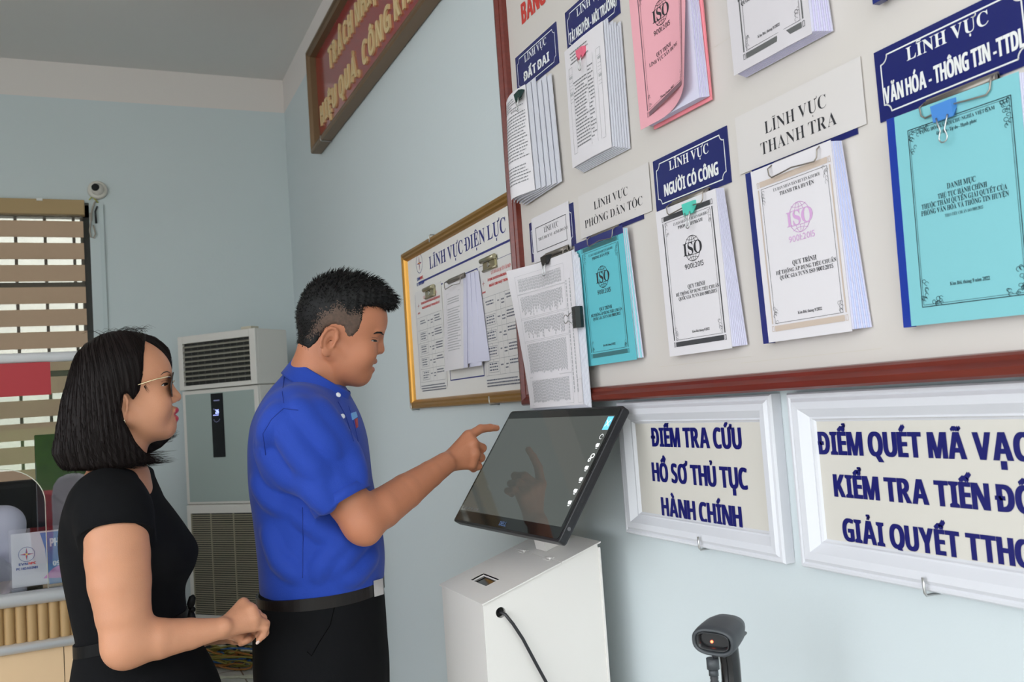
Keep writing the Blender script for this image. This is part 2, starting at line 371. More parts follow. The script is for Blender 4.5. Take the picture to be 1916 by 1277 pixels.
def covered_plate(y, W, z, H, px, pw, py, ph, lines, label, style='sr', box=False):
    r = tag(wall_root('name_plate', y, z, BO), label, 'sign', 'blue name plates on the notice board')
    MB().box((0,0,.0002),(W,H,.0022)).build('backing', M_plate, r)
    mb = MB(); i = .011; c = .012
    pts = arc(W-i,i,c,c,180,90,6)+[(W-i,H-i-c)]+arc(W-i,H-i,c,c,270,180,6)+[(i+c,H-i)]+arc(i,H-i,c,c,0,-90,6)+[(i,i+c)]+arc(i,i,c,c,90,0,6)
    if box: put_stroke(mb, pts+[pts[0]], .0022, .0026); mb.build('border', M_white, r)
    MB().box((px,py,.0028),(px+pw,py+ph,.0034)).build('paper_slip', M_film if not box else M_paper, r)
    mb = MB()
    for t, cx, yy, cap, wd in lines: put_text(mb, t, style, cx, yy, cap, wd, .0038)
    if box: outline(mb, px+.022, .02, px+pw-.018, .085, .0016, .0038)
    mb.build('lettering', M_ink, r)
covered_plate(1.857, .250, 1.766, .1055, -.024, .31, .0095, .103, [('LĨNH VỰC', .1235, .0645, .0185, .15), ('PHÒNG DÂN TỘC', .1265, .0305, .0185, .254)], 'name plate under a white slip reading PHÒNG DÂN TỘC')
covered_plate(1.252, .247, 1.767, .1055, -.031, .298, .0095, .104, [('LĨNH VỰC', .118, .061, .021, .146), ('THANH TRA', .12, .0275, .021, .179)], 'name plate under a white slip reading THANH TRA')
covered_plate(2.163, .251, 1.767, .1055, .018, .213, -.006, .12, [('LĨNH VỰC', .13, .063, .014, .082), ('THUẾ DỊCH VỤ - KINH DOANH', .136, .0475, .0075, .166)], 'name plate under a boxed slip reading THUẾ DỊCH VỤ - KINH DOANH', box=True)

# ------------------------------------------------------------------ booklets, clips
def sheet(mb, x0, y0, x1, y1, fn, nx=12, ny=10, m=0, th=.0006, z=0.0):
    gr = lambda d: [fn(x0+(x1-x0)*i/nx, y0+(y1-y0)*j/ny, z+d) for j in range(ny+1) for i in range(nx+1)]
    A, Bk = gr(0), gr(-th); I = lambda i, j: j*(nx+1)+i
    mb.add(A, [(I(i,j),I(i+1,j),I(i+1,j+1),I(i,j+1)) for j in range(ny) for i in range(nx)], m, True)
    mb.add(Bk, [(I(i,j+1),I(i+1,j+1),I(i+1,j),I(i,j)) for j in range(ny) for i in range(nx)], m, True)
    for run in ([I(i,0) for i in range(nx+1)], [I(nx,j) for j in range(ny+1)], [I(i,ny) for i in range(nx,-1,-1)], [I(0,j) for j in range(ny,-1,-1)]):
        k = len(run); mb.add([Bk[i] for i in run]+[A[i] for i in run], [(i,i+1,k+i+1,k+i) for i in range(k-1)], m, False)
M_page = mat('page_edge', lin(208,206,224), 0.8); M_pageb = mat('page_edge_blue', lin(196,204,238), 0.8)
def pages(W, H, thick, top, bot, n, root, drop=.0, mats=None, x0=0.004):
    # a fanned block: each leaf a little further right towards the bottom
    mb = MB()
    for k in range(n):
        t = (k+1)/n; z1 = -.0012-(thick-.0012)*k/n; z0 = z1-(thick-.0012)/n+.0004
        mb.prism([(x0,.003-drop*t),(W+bot*t,.003-drop*t),(W+top*t,H-.002),(x0,H-.002)], z0, z1, k % 2)
    return mb.build('pages', mats or [M_page, M_page], root)
def globe(mb, cx, cy, r, z, m=0, fn=None, lw=.0011):
    for s in (1, -1):
        put_stroke(mb, arc(cx, cy, r, r, 28*s, 152*s, 14), lw, z, m, fn)
        put_stroke(mb, arc(cx, cy, r*.45, r, 28*s, 152*s, 10), lw*.8, z, m, fn)
        put_stroke(mb, [(cx, cy+s*r*.5), (cx, cy+s*r)], lw*.8, z, m, fn)
        put_stroke(mb, arc(cx, cy+s*r*.95, r*.75, r*.28, 205*s, 335*s, 8), lw*.8, z, m, fn)
        put_stroke(mb, [(cx-r*.86, cy+s*r*.5), (cx+r*.86, cy+s*r*.5)], lw*.8, z, m, fn)
def iso_cover(root, cx, top2, ink, logo, H, W, band, sub='PHÒNG DÂN TỘC', fl=.018, fr=.012, mid=None, last='Kim Bôi, tháng 9/2022', zz=.0006, fn=None, low=True):
    # printed cover: ruled border with dark bands, heading, globe emblem, title, date (positions down from the top edge)
    mb = MB(); T = H-top2
    x0, x1 = fl, W-fr; y0, y1 = .017, T-.002
    for a, b in ((y0, y0+.0095), (y1-.0095, y1)):
        q = [(x0+.007,a,zz),(x1-.007,a,zz),(x1-.007,b,zz),(x0+.007,b,zz)]
        mb.add([fn(*p) for p in q] if fn else q, [(0,1,2,3)], 1)
    for xa in (x0, x1-.005):
        for a, b in ((y0, y0+.0095), (y1-.0095, y1)): outline(mb, xa, a, xa+.005, b, .0009, zz, 1, fn)
    for xa in (x0+.001, x1-.0045):
        q = [(xa,y0+.013,zz),(xa+.0028,y0+.013,zz),(xa+.0028,y1-.013,zz),(xa,y1-.013,zz)]
        mb.add([fn(*p) for p in q] if fn else q, [(0,1,2,3)], 1)
    outline(mb, x0+.009, y0+.013, x1-.009, y1-.013, .0006, zz, 0, fn)
    rg = random.Random(int(cx*1e4)+len(sub))
    for sx, sy, ex, ey in ((x0+.010,y0+.014,1,1),(x1-.010,y0+.014,-1,1),(x0+.010,y1-.014,1,-1),(x1-.010,y1-.014,-1,-1)):
        for k in range(7):
            a = rg.random()*.012; b = rg.random()*.026
            put_stroke(mb, arc(sx+ex*a*.6, sy+ey*b, .002+.002*rg.random(), .003, 0, 250, 6), .0004, zz, 0, fn)
    put_text(mb, 'ỦY BAN NHÂN DÂN HUYỆN KIM BÔI', 'sr', cx, T-.026, .0052, .108, zz, 0, fn=fn)
    put_text(mb, sub, 'sb', cx, T-.0355, .006, .08, zz, 0, fn=fn)
    gy = T-.080
    globe(mb, cx, gy, .0245, zz, 2, fn)
    put_text(mb, 'ISO', 'sb', cx, gy-.0115, .0235, .060, zz+.0001, 2, fn=fn); put_text(mb, '9001:2015', 'pl', cx, gy-.0375, .0100, .060, zz, 2, fn=fn)
    for t, yy, cap, wd in (mid or [('QUY TRÌNH', .1545, .0075, .055), ('HỆ THỐNG ÁP DỤNG TIÊU CHUẨN', .1645, .0062, .138), ('QUỐC GIA TCVN ISO 9001:2015', .1735, .0062, .122)]):
        put_text(mb, t, 'sb', cx, T-yy, cap, wd, zz, 0, fn=fn)
    put_text(mb, last, 'sb', cx, .040, .0045, .055, zz, 0, fn=fn)
    return mb.build('printed_cover', [ink, band, logo], root)
M_teal = mat('teal_card', lin(96,186,197), 0.55); M_teal2 = mat('teal_card_pale', lin(126,191,198), 0.45)
M_spine = mat('blue_spine_tape', lin(20,52,150), 0.3, coat=.3); M_spine2 = mat('navy_spine_tape', lin(28,40,110), 0.3, coat=.3)
M_band_g = mat('brown_print', lin(196,178,164), 0.7); M_lilac = mat('lilac_print', lin(206,160,204), 0.7)
OFF = .0505
def booklet(y, z, W, H, label, cover_m, tilt=.02, spin=0.0, off=OFF, group='booklets clipped on the notice board'):
    r = tag(wall_root('booklet', y, z, off, tilt, spin), label, 'booklet', group)
    return r
# teal ethnic-affairs booklet
r = booklet(1.872, 1.469, .238, .292, 'teal booklet under the PHÒNG DÂN TỘC slip', M_teal, spin=.006)
mb = MB(); sheet(mb, 0, 0, .218, .292, lambda x,y,z: (x+.006*(1-y/.292),y,z-.004*math.sin(x/.218*3.1)*0), 2, 2); mb.build('cover', M_teal, r)
pages(.218, .288, .012, .002, .016, 5, r, mats=[M_page, mat('teal_edge', lin(150,214,220), .7)], x0=.008)
mb = MB(); mb.box((-.0006,.275,-.0006),(.2186,.2926,.0006)); mb.build('spine_tape', M_spine2, r)
iso_cover(r, .116, .016, M_ink, M_ink, .292, .212, mat('teal_band_print', lin(58,108,112), .7), fl=.03, fr=.014)
# white people-with-merit booklet
r = booklet(1.524, 1.467, .21, .296, 'thick white booklet held by the teal clip, under NGƯỜI CÓ CÔNG', M_paper, spin=.004)
mb = MB(); sheet(mb, 0, 0, .199, .294, lambda x,y,z: (x-.014*(1-y/.294)*(1-x/.2)*0,y,z), 2, 2); mb.build('cover', M_paper, r)
pages(.2, .296, .016, .004, .024, 8, r)
iso_cover(r, .112, .016, M_ink, M_ink, .296, .196, mat('black_band_print', (0.05,.05,.055), .6), 'PHÒNG LĐTB&XH', fl=.020, fr=.009)
# inspectorate booklet
r = booklet(1.238, 1.469, .21, .297, 'white booklet with navy spine and lilac emblem, under THANH TRA', M_paper, spin=.004)
mb = MB(); sheet(mb, 0, 0, .203, .296, lambda x,y,z: (x,y,z), 2, 2); mb.build('cover', M_paper, r)
pages(.204, .296, .018, .004, .022, 9, r, mats=[M_page, M_pageb])
mb = MB(); mb.box((-.0008,-.001,-.014),(.013,.2966,.0006)); mb.build('spine_tape', M_spine2, r)
iso_cover(r, .119, .022, M_ink, M_lilac, .297, .205, M_band_g, 'THANH TRA HUYỆN', fl=.026, fr=.006)
# big teal culture booklet
r = booklet(.937, 1.466, .21, .298, 'teal booklet with bright blue spine held by the blue clip', M_teal2, tilt=.0, spin=-.02)
mb = MB(); sheet(mb, 0, 0, .205, .298, lambda x,y,z: (x,y,z+.006*math.exp(-((x-.11)/.05)**2)*(y/.298)**3*0), 2, 2); mb.build('cover', M_teal2, r)
pages(.205, .298, .016, .012, .006, 7, r, x0=.012)
mb = MB(); mb.box((-.0008,-.001,-.010),(.0125,.2985,.0006)); mb.build('spine_tape', M_spine, r)
mb = MB(); x0, x1, y0, y1 = .034, .193, .024, .273
outline(mb, x0, y0, x1, y1, .0011, .0006); outline(mb, x0+.003, y0+.003, x1-.003, y1-.003, .0005, .0006)
rg = random.Random(3)
for sx, sy, ex, ey in ((x0,y0,1,1),(x1,y0,-1,1),(x0,y1,1,-1),(x1,y1,-1,-1)):
    for k in range(16):
        u = rg.random(); a, b = (u*.034, rg.random()*.008) if k % 2 else (rg.random()*.008, u*.034)
        put_stroke(mb, arc(sx+ex*(a+.003), sy+ey*(b+.003), .002+.0015*rg.random(), .002+.001*rg.random(), 0, 280, 7), .0006, .0007)
for t, st, yy, cap, wd, cx in (('CỘNG HÒA XÃ HỘI CHỦ NGHĨA VIỆT NAM','sb',.262,.0046,.115,.112), ('Độc lập - Tự do - Hạnh phúc','sb',.2535,.0046,.062,.112), ('DANH MỤC','sb',.178,.0072,.044,.112),
    ('THỦ TỤC HÀNH CHÍNH','sb',.1675,.0066,.075,.112), ('THUỘC THẨM QUYỀN GIẢI QUYẾT CỦA','sb',.1585,.0066,.130,.112), ('PHÒNG VĂN HÓA VÀ THÔNG TIN HUYỆN','sb',.1495,.0066,.133,.112),
    ('THEO TIÊU CHUẨN ISO 9001:2015','sr',.141,.0040,.058,.112), ('Kim Bôi, tháng 9 năm 2022','sb',.049,.0046,.060,.112)):
    put_text(mb, t, st, cx, yy, cap, wd, .0007)
mb.build('printed_cover', mat('teal_ink', lin(24,44,52), .6), r)

# upper row: white glossy booklet, pink booklet, navy-spined booklet at the top edge
r = booklet(1.245, 1.943, .2, .30, 'white booklet in glossy film, upper row beside the pink booklet', M_film, spin=-.01, off=.058)
M_lam = mat('laminated_paper', lin(214,208,212), 0.08, coat=.8)
wav = lambda x,y,z: (x,y,z+.0012*math.sin(x*60+y*25)*max(0,(x-.06)/.14)*max(0,1-y/.12))
mb = MB(); sheet(mb, 0, 0, .192, .30, wav, 30, 24); mb.build('cover', M_lam, r)
pages(.194, .30, .024, .002, .02, 9, r, drop=.006, mats=[M_page, mat('page_edge_lilac', lin(206,200,228), .8)])
iso_cover(r, .098, .012, M_ink, M_ink, .30, .192, mat('grey_band_print', (0.12,.12,.12), .4), 'PHÒNG TÀI CHÍNH', fl=.03, fr=.012, zz=.0008, fn=wav,
          mid=[('QUY TRÌNH', .152, .0075, .055), ('HỆ THỐNG ÁP DỤNG TIÊU CHUẨN', .168, .0066, .138), ('QUỐC GIA TCVN ISO 9001:2015', .178, .0066, .122)])
r = booklet(1.552, 1.94, .2, .30, 'pink booklet with curling cover, upper row', M_paper, spin=-.015, off=.058)
M_pink = mat('pink_card', lin(232,166,176), 0.65); M_pink2 = mat('pink_page', lin(222,190,206), .7)
cur = lambda x,y,z: (x-.012*max(0,(x-.09)/.11)**2*max(0,1-y/.26)**1.3, y+.028*max(0,(x-.06)/.14)**2*max(0,1-y/.20), z+.022*max(0,(x-.08)/.12)**2*max(0,1-y/.28))
mb = MB(); sheet(mb, 0, 0, .2, .30, cur, 24, 24); mb.build('cover', M_pink, r)
pages(.2, .30, .018, .004, .012, 7, r, mats=[M_page, mat('page_edge_lilac', lin(206,200,228), .8)], x0=.02)
mb = MB(); mb.box((.02,-.004,-.022),(.214,.30,-.019)); mb.build('back_cover', mat('pink_back', lin(240,140,150), .6), r)
iso_cover(r, .108, .016, M_ink, M_ink, .30, .196, mat('pink_band_print', lin(128,96,104), .7), 'PHÒNG KINH TẾ HẠ TẦNG', fl=.03, fr=.008, zz=.0007, fn=cur,
          mid=[('QUY TRÌNH', .160, .008, .055), ('LĨNH VỰC XÂY DỰNG', .171, .007, .11)], last='Tháng 9 năm 2022')
r = booklet(.936, 1.938, .21, .30, 'white booklet with navy spine cut off by the top edge', M_paper, off=.05)
MB().box((.008,0,-.0008),(.2,.297,0)).build('cover', M_paper, r); pages(.2, .297, .014, .004, .006, 6, r, x0=.01)
MB().box((0,-.001,-.012),(.016,.298,.0006)).build('spine_tape', M_spine2, r)

# loose printed stacks, upper left
def stack(y, z, W, H, label, off, fn, leaves, spin=0.0, nlay=5, th=.022, side=.03):
    r = tag(wall_root('paper_stack', y, z, off, 0.0, spin), label, 'papers', 'paper stacks clipped on the notice board')
    mb = MB(); sheet(mb, 0, 0, W, H, fn, 20, 20); mb.build('front_page', M_paper, r)
    mb = MB()
    for k in range(nlay):
        t = (k+1)/nlay
        sheet(mb, .004+.006*t, -.002*k, W+side*t, H-.003*k+.006*math.sin(k*2.3), lambda x,y,zz,t=t: (fn(min(x, W), y, 0)[0], y, fn(min(x, W), y, 0)[2]*(1-t)-th*t+zz) if x <= W else (x, y, fn(W, y, 0)[2]*(1-t)-th*t+zz), 14, 8, th=.0022)
    mb.build('pages', mat('page_edge_plain', lin(206,206,214), .8), r); return r
fa = lambda x,y,z: (x, y, z+.018*math.exp(-((x-.03)/.05)**2)*(1-(y/.29)**2)+.012*math.sin(x/.13*3.1))
r = stack(2.172, 1.93, .125, .282, 'curled white typed pages under the ĐẤT ĐAI plate', .062, fa, 5, spin=.05, nlay=5, side=.10)
mb = MB(); put_text(mb, 'QUYẾT ĐỊNH', 'sb', .075, .225, .005, .035, .0008, 0, fn=fa)
text_lines(mb, .012, .112, .262, 5, .007, .0026, .0008, 0, seed=1, fn=fa, ragged=.5); text_lines(mb, .012, .118, .215, 15, .0085, .003, .0008, 0, seed=2, fn=fa); text_lines(mb, .012, .118, .075, 6, .0085, .003, .0008, 0, seed=12, fn=fa)
mb.build('typed_text', M_grey, r)
fb = lambda x,y,z: (x, y, z+.004*math.sin(x/.2*3))
r = stack(1.853, 1.94, .185, .282, 'white ruled table pages held by the pink clip', .058, fb, 6, spin=-.01, nlay=7, side=.035)
mb = MB(); x0, x1, y0, y1 = .018, .168, .028, .232
outline(mb, x0, y0, x1, y1, .0006, .0008, 0, fb)
for xa in (.036, .108, .135, .15): put_stroke(mb, [(xa,y0),(xa,y1)], .0005, .0008, 0, fb)
for ya in (.215,.198,.19,.182,.174,.158,.15): put_stroke(mb, [(x0,ya),(x1,ya)], .0005, .0008, 0, fb)
text_lines(mb, .03, .12, .262, 4, .008, .003, .0008, 0, seed=4, fn=fb, ragged=.4); text_lines(mb, .038, .106, .19, 20, .0079, .003, .0008, 0, seed=5, fn=fb, ragged=.3); text_lines(mb, .11, .134, .205, 20, .0085, .003, .0008, 0, seed=6, fn=fb, ragged=.5)
mb.build('typed_text', M_grey, r)
mb = MB()
for ya in (.206, .166): mb.add([fb(*p) for p in ((x0,ya,.0007),(x1,ya,.0007),(x1,ya+.006,.0007),(x0,ya+.006,.0007))], [(0,1,2,3)])
mb.build('shaded_row', M_pale, r)
# long table sheaf under the tax slip
fi = lambda x,y,z: (x-.02*max(0,1-x/.10)*(y/.38)*0, y, z+.042*max(0,1-x/.13)**1.6*max(0,(y-.02)/.36)**1.2+.004*math.sin(x*18))
r = stack(2.148, 1.378, .285, .364, 'long white pages of fine tables hanging under the boxed slip', .074, fi, 6, spin=0.012, nlay=6, side=.02, th=.012)
mb = MB()
for k, (ya, yb) in enumerate(((.30,.335),(.235,.288),(.175,.225),(.085,.165),(.012,.07))):
    x0, x1 = .035, .225; outline(mb, x0-.01, ya-.006, x1+.015, yb+.008, .0005, .0008, 0, fi)
    xx = x0
    while xx < x1:
        h = (yb-ya)*(0.5+.5*random.random()) if k in (1,2) else (yb-ya)*(.9+.1*random.random())
        yy = yb-h
        while yy < yb:
            q = [(xx,yy,.0008),(xx+.0022,yy,.0008),(xx+.0022,min(yy+.006,yb),.0008),(xx,min(yy+.006,yb),.0008)]; mb.add([fi(*p) for p in q], [(0,1,2,3)]); yy += .0075
        xx += .0048
for xa in (.245, .262):
    yy = .03
    while yy < .30:
        l = .004+.006*random.random(); q = [(xa,yy,.0008),(xa+.004,yy,.0008),(xa+.004,yy+l,.0008),(xa,yy+l,.0008)]; mb.add([fi(*p) for p in q], [(0,1,2,3)]); yy += l+.0025
outline(mb, .262, .005, .285, .06, .0006, .0008, 0, fi)
mb.build('typed_text', M_pale, r)

# clips
def binder_clip(y, z, label, m, W=.03, off=OFF, rot=0.0, hl=.03):
    r = tag(wall_root('binder_clip', y, z, off, 0, rot), label, 'clip', 'binder clips on the papers')
    mb = MB(); prof = [(.0025,0),(.0035,-.014),(.010,-.014)]
    mb.add([(-W/2,-.012,.004),(W/2,-.012,.004),(W/2,.012,-.012),(-W/2,.012,-.012),(-W/2,.010,.007),(W/2,.010,.007),(W/2,.013,-.004),(-W/2,.013,-.004),(-W/2,-.012,.0015),(W/2,-.012,.0015)],
           [(0,1,5,4),(4,5,6,7),(7,6,2,3),(0,8,9,1),(0,4,7,3),(1,2,6,5),(8,3,2,9)], 0)
    mb.build('body', m, r)
    mb = MB(); h = hl
    mb.tube([(-W*.28,-.008,.006),(-W*.22,-.016,.0072),(-W*.10,-h*.8,.0075)]+[(W*.2*math.cos(math.radians(a)), -h-.003+W*.2*math.sin(math.radians(a)), .0075) for a in range(160,381,20)]+[(W*.10,-h*.8,.0075),(W*.22,-.016,.0072),(W*.28,-.008,.006)], .0011, 6)
    mb.build('wire_handle', M_steel, r); return r
def spring_clip(y, z, label, W=.115, off=OFF, spin=0.0, loop=.017):
    r = tag(wall_root('spring_clip', y, z, off, 0, spin), label, 'clip', 'spring clips fixed to the boards')
    mb = MB(); mb.tube([(0,.004,-.010),(W,.004,-.010)], .006, 8); mb.box((0,-.004,-.014),(W,.012,-.0105)); mb.build('bar', mat('dull_metal', (0.28,.25,.22), .4, .8), r)
    mb = MB(); mb.tube([(.002,.006,-.004),(.0,0,.0035),(.002,-loop*.7,.004),(.008,-loop,.004),(W*.3,-loop+.002,.0045),(W*.5,-loop+.004,.0055),(W*.7,-loop+.002,.0045),(W-.008,-loop,.004),(W-.002,-loop*.7,.004),(W,0,.0035),(W-.002,.006,-.004)], .0013, 6)
    mb.build('wire', M_wire, r); return r
spring_clip(1.174, 1.757, 'wire spring clip on the navy-spined THANH TRA booklet', off=.060)
spring_clip(.872, 1.762, 'spring clip behind the blue binder clip', W=.11, off=.050)
spring_clip(1.475, 1.760, 'wire spring clip behind the teal binder clip', W=.12, off=.060)
spring_clip(1.80, 1.758, 'wire spring clip on the teal PHÒNG DÂN TỘC booklet', W=.115, off=.060)
spring_clip(2.045, 1.758, 'spring clip above the long table pages', W=.125, off=.06)
binder_clip(1.402, 1.742, 'teal binder clip on the white booklet', mat('clip_teal', lin(84,196,178), .35), off=.062)
binder_clip(.832, 1.745, 'blue binder clip on the teal booklet', mat('clip_blue', lin(74,134,206), .3), W=.032, hl=.034, off=.055)
binder_clip(1.756, 2.182, 'pink binder clip on the ruled table pages', mat('clip_pink', lin(226,104,128), .35), off=.066, hl=.032)
binder_clip(2.075, 2.19, 'dark green binder clip on the curled typed pages', mat('clip_green', lin(24,52,48), .35), off=.078, hl=.034, rot=.1)
binder_clip(1.985, 1.742, 'small black binder clip above the long table pages', mat('clip_black', (0.015,.015,.016), .3), off=.08)
binder_clip(1.853, 1.585, 'black binder clip gripping the side of the long pages', mat('clip_black', (0.015,.015,.016), .3), off=.078, W=.05, rot=-math.pi/2, hl=.036)

# ------------------------------------------------------------------ electricity board in a gold frame
GB = tag(wall_root('framed_board', 3.335, 1.398, .002), 'gold-framed board headed LĨNH VỰC ĐIỆN LỰC', 'board')
GW, GH = 1.12, .60
M_gold = mat('gold_frame', lin(176,128,58), 0.32, .75, noise=.1, nscale=30)
MB().box((.01,.01,.0),(GW-.01,GH-.01,.006)).build('panel', mat('board_pale', lin(226,222,218), .4), GB)
mb = MB(); frame_rings(mb, GW, GH, [(0,0),(0,.018),(.004,.0225),(.012,.0235),(.018,.019),(.024,.02),(.03,.014),(.034,.006)]); mb.build('frame', M_gold, GB)
G = lambda y, z: (3.335-y, z-1.398)
mb = MB(); x, y = G(3.052, 1.893); put_text(mb, 'LĨNH VỰC ĐIỆN LỰC', 'sb', x, y, .044, .685, .0066, align='l')
x, y = G(3.185, 1.863); mb.rect(x, y-.0035, GW-.03, y+.0035, .0066)
for xa, xb in ((.10,.41),(.425,.73),(.745,1.09)): put_stroke(mb, [(xa,.088),(xa,.425),(xb,.425),(xb,.088),(xa,.088)] if xa > .4 and xa < .7 else [(xa,.075),(xa,.425),(xb,.425)], .004, .0066)
mb.build('lettering', M_navy, GB)
def star(mb, cx, cy, r, z, fn=None):
    for k in range(4):
        a = math.pi/2*k; c, s = math.cos(a), math.sin(a)
        R_ = lambda u, v: (cx+c*u-s*v, cy+s*u+c*v, z)
        mb.add([R_(0,0), R_(r*.22,-r*.14), R_(r,0)], [(0,1,2)], 0); mb.add([R_(0,0), R_(r,0), R_(r*.22,r*.14)], [(0,1,2)], 1)
    mb.add([(cx+r*.2*math.cos(2*math.pi*k/8+.39)*(1 if k % 2 else .6), cy+r*.2*math.sin(2*math.pi*k/8+.39)*(1 if k % 2 else .6), z+.0002) for k in range(8)], [tuple(range(8))], 2)
M_logor = mat('logo_red', lin(206,44,40), .5); M_logob = mat('logo_blue', lin(34,62,140), .5); M_logoy = mat('logo_yellow', lin(240,200,60), .5)
mb = MB(); cx, cy = G(3.163, 1.934)
star(mb, cx, cy, .028, .0067); put_stroke(mb, arc(cx, cy, .036, .036, 0, 360, 28), .0022, .0066, 1)
put_text(mb, 'EVN', 'hb', cx-.018, cy-.062, .012, .034, .0067, 1); put_text(mb, 'NPC', 'hb', cx+.018, cy-.062, .012, .034, .0067, 0); put_text(mb, 'PC HOÀ BÌNH', 'hb', cx, cy-.081, .012, .085, .0067, 1)
mb.build('emblem', [M_logor, M_logob, M_logoy], GB)
def flow_sheet(x, y, W, H, label, seed):
    r = tag(wall_root('printed_sheet', 3.335-x, 1.398+y, .0095), label, 'sheet', 'flow chart sheets on the gold-framed board')
    MB().box((0,0,0),(W,H,.0008)).build('paper', mat('laminated_white', lin(220,216,214), .3), r)
    mb = MB(); rg = random.Random(seed)
    star(mb, .035, H-.055, .011, .0012); put_text(mb, 'EVNNPC', 'hb', .035, H-.085, .005, .028, .0012, 0)
    for k, t in enumerate(('LƯU ĐỒ GIẢI QUYẾT CẤP ĐIỆN', 'ÁP DỤNG CHO KHÁCH HÀNG MUA ĐIỆN SINH HOẠT', 'NGOÀI SINH HOẠT TRONG DÂN CƯ')): put_text(mb, t, 'sb' if k == 0 else 'hb', .06+(W-.07)/2, H-.036-.018*k, .0095 if k == 0 else .0078, min(W-.08, (.15, .21, .19)[k]), .0012, 0)
    mb.build('heading', [M_logor, M_logob, M_logoy], r)
    mb = MB(); rows = [H-.10-.048*k for k in range(6)]
    cols = [.012, .03, .12, .155, .19, W-.012]
    for yy in rows: put_stroke(mb, [(cols[0],yy),(cols[-1],yy)], .0006, .0012)
    for xx in cols: put_stroke(mb, [(xx,rows[0]),(xx,rows[-1])], .0006, .0012)
    for k in range(5):
        yt = rows[k]
        if k: outline(mb, .036, yt-.04, .112, yt-.008, .0009, .0012)
        text_lines(mb, .042, .106, yt-.016, 3 if k else 2, .009, .004, .0012, seed=seed+k, wmax=.02); text_lines(mb, .128, .15, yt-.022, 1, .01, .004, .0012, seed=seed+k+9); text_lines(mb, .162, .186, yt-.022, 2, .01, .004, .0012, seed=seed+k+19)
        text_lines(mb, .196, W-.018, yt-.012, 2+rg.randrange(2), .009, .004, .0012, seed=seed+k+29)
        if k > 1: put_stroke(mb, [(.074,yt-.008),(.074,yt)], .001, .0012)
    text_lines(mb, .012, W-.012, rows[-1]-.016, 3, .009, .004, .0012, seed=seed+77)
    mb.build('chart', mat('chart_print', (0.10,.11,.16), .7), r); return r
flow_sheet(.105, .07, .29, .365, 'flow chart sheet left of the hanging pages on the gold-framed board', 11)
flow_sheet(.742, .06, .30, .365, 'flow chart sheet right of the hanging pages on the gold-framed board', 31)
fd = lambda x,y,z: (x-.04*(1-y/.29)*(1-x/.2), y, z+.012*math.sin(min(1,x/.2)*3.1)*(1-y/.35))
r = tag(wall_root('paper_stack', 2.862, 1.517, .03, 0, 0), 'white pages hanging from the middle clip of the gold-framed board', 'papers', 'paper stacks hanging on the walls')
mb = MB(); sheet(mb, 0, 0, .185, .287, fd, 14, 10); mb.build('front_page', M_paper, r)
mb = MB()
for k in range(4): sheet(mb, .14-.0*k, .012*(k % 2), .215+.022*k, .296, lambda x,y,z,k=k: (x+.02*(1-y/.29)*(k-1), y, z-.004+.014*math.sin(max(0,(x-.14))/.1*2.4)*(1-y/.4)-.003*k), 8, 8, th=.0016)
mb.build('pages', [M_page], r)
mb = MB(); outline(mb, .035, .04, .16, .255, .0006, .0008, 0, fd); text_lines(mb, .045, .15, .235, 3, .008, .003, .0008, seed=5, ragged=.6, fn=fd); text_lines(mb, .045, .155, .20, 17, .0085, .003, .0008, seed=6, fn=fd); mb.build('typed_text', M_pale, r)
spring_clip(2.80, 1.806, 'thin wire clip holding the pages on the gold-framed board', W=.15, off=.046, loop=.022)
def bulldog(y, z, label):
    r = tag(wall_root('bulldog_clip', y, z, .011), label, 'clip', 'metal bulldog clips on the gold-framed board')
    mb = MB(); mb.box((0,0,0),(.105,.036,.003)); mb.tube([(0,.034,.008),(.105,.034,.008)], .008, 10); mb.tube([(0,.004,.004),(.105,.004,.004)], .004, 8); mb.box((.006,.006,.003),(.099,.03,.006)); mb.build('jaw', mat('brass_clip', (0.42,.38,.26), .3, .9), r)
    MB().cyl((.05,.018,.006),(.05,.018,.008), .008, 12).build('rivet', M_steel, r)
bulldog(3.10, 1.79, 'bulldog clip on the left flow chart sheet'); bulldog(2.545, 1.80, 'bulldog clip on the right flow chart sheet')
def hook(y, z, label, depth=.03, up=True):
    r = tag(wall_root('wall_hook', y, z, 0), label, 'hook', 'metal hooks holding up the frames')
    s = 1 if up else -1
    MB().tube([(0,0,.0),(0,0,depth),(0,.004*s,depth+.003),(0,.026*s,depth+.004)], .0022, 8).build('pin', M_steel, r)
hook(3.29, 1.394, 'metal hook under the left end of the gold frame'); hook(2.52, 1.394, 'metal hook under the right part of the gold frame'); hook(2.965, 2.002, 'metal hook over the top of the gold frame', up=False)

# ------------------------------------------------------------------ white framed signs
M_wframe = mat('white_frame', lin(214,214,219), 0.3); M_signp = mat('sign_panel', lin(208,203,194), 0.42); M_signt = mat('sign_blue_letters', lin(14,18,98), 0.38)
WPROF = [(0,0),(0,.020),(.003,.024),(.007,.0245),(.010,.0225),(.016,.027),(.028,.026),(.038,.017),(.042,.0135),(.045,.0135),(.047,.010),(.051,.006)]
def sign(y, z, W, H, lines, label, iy, tilt=0.0):
    r = tag(wall_root('framed_sign', y, z, .0005, tilt), label, 'sign', 'white framed signs below the notice board')
    MB().box((.02,.02,.001),(W-.02,H-.02,.007)).build('panel', M_signp, r)
    mb = MB(); frame_rings(mb, W, H, WPROF); mb.build('frame', M_wframe, r)
    mb = MB()
    for t, cy_, cz, cap, wd in lines: put_text(mb, t, 'hb', y-cy_, cz-z, cap, wd, .0076)
    mb.build('lettering', M_signt, r); return r
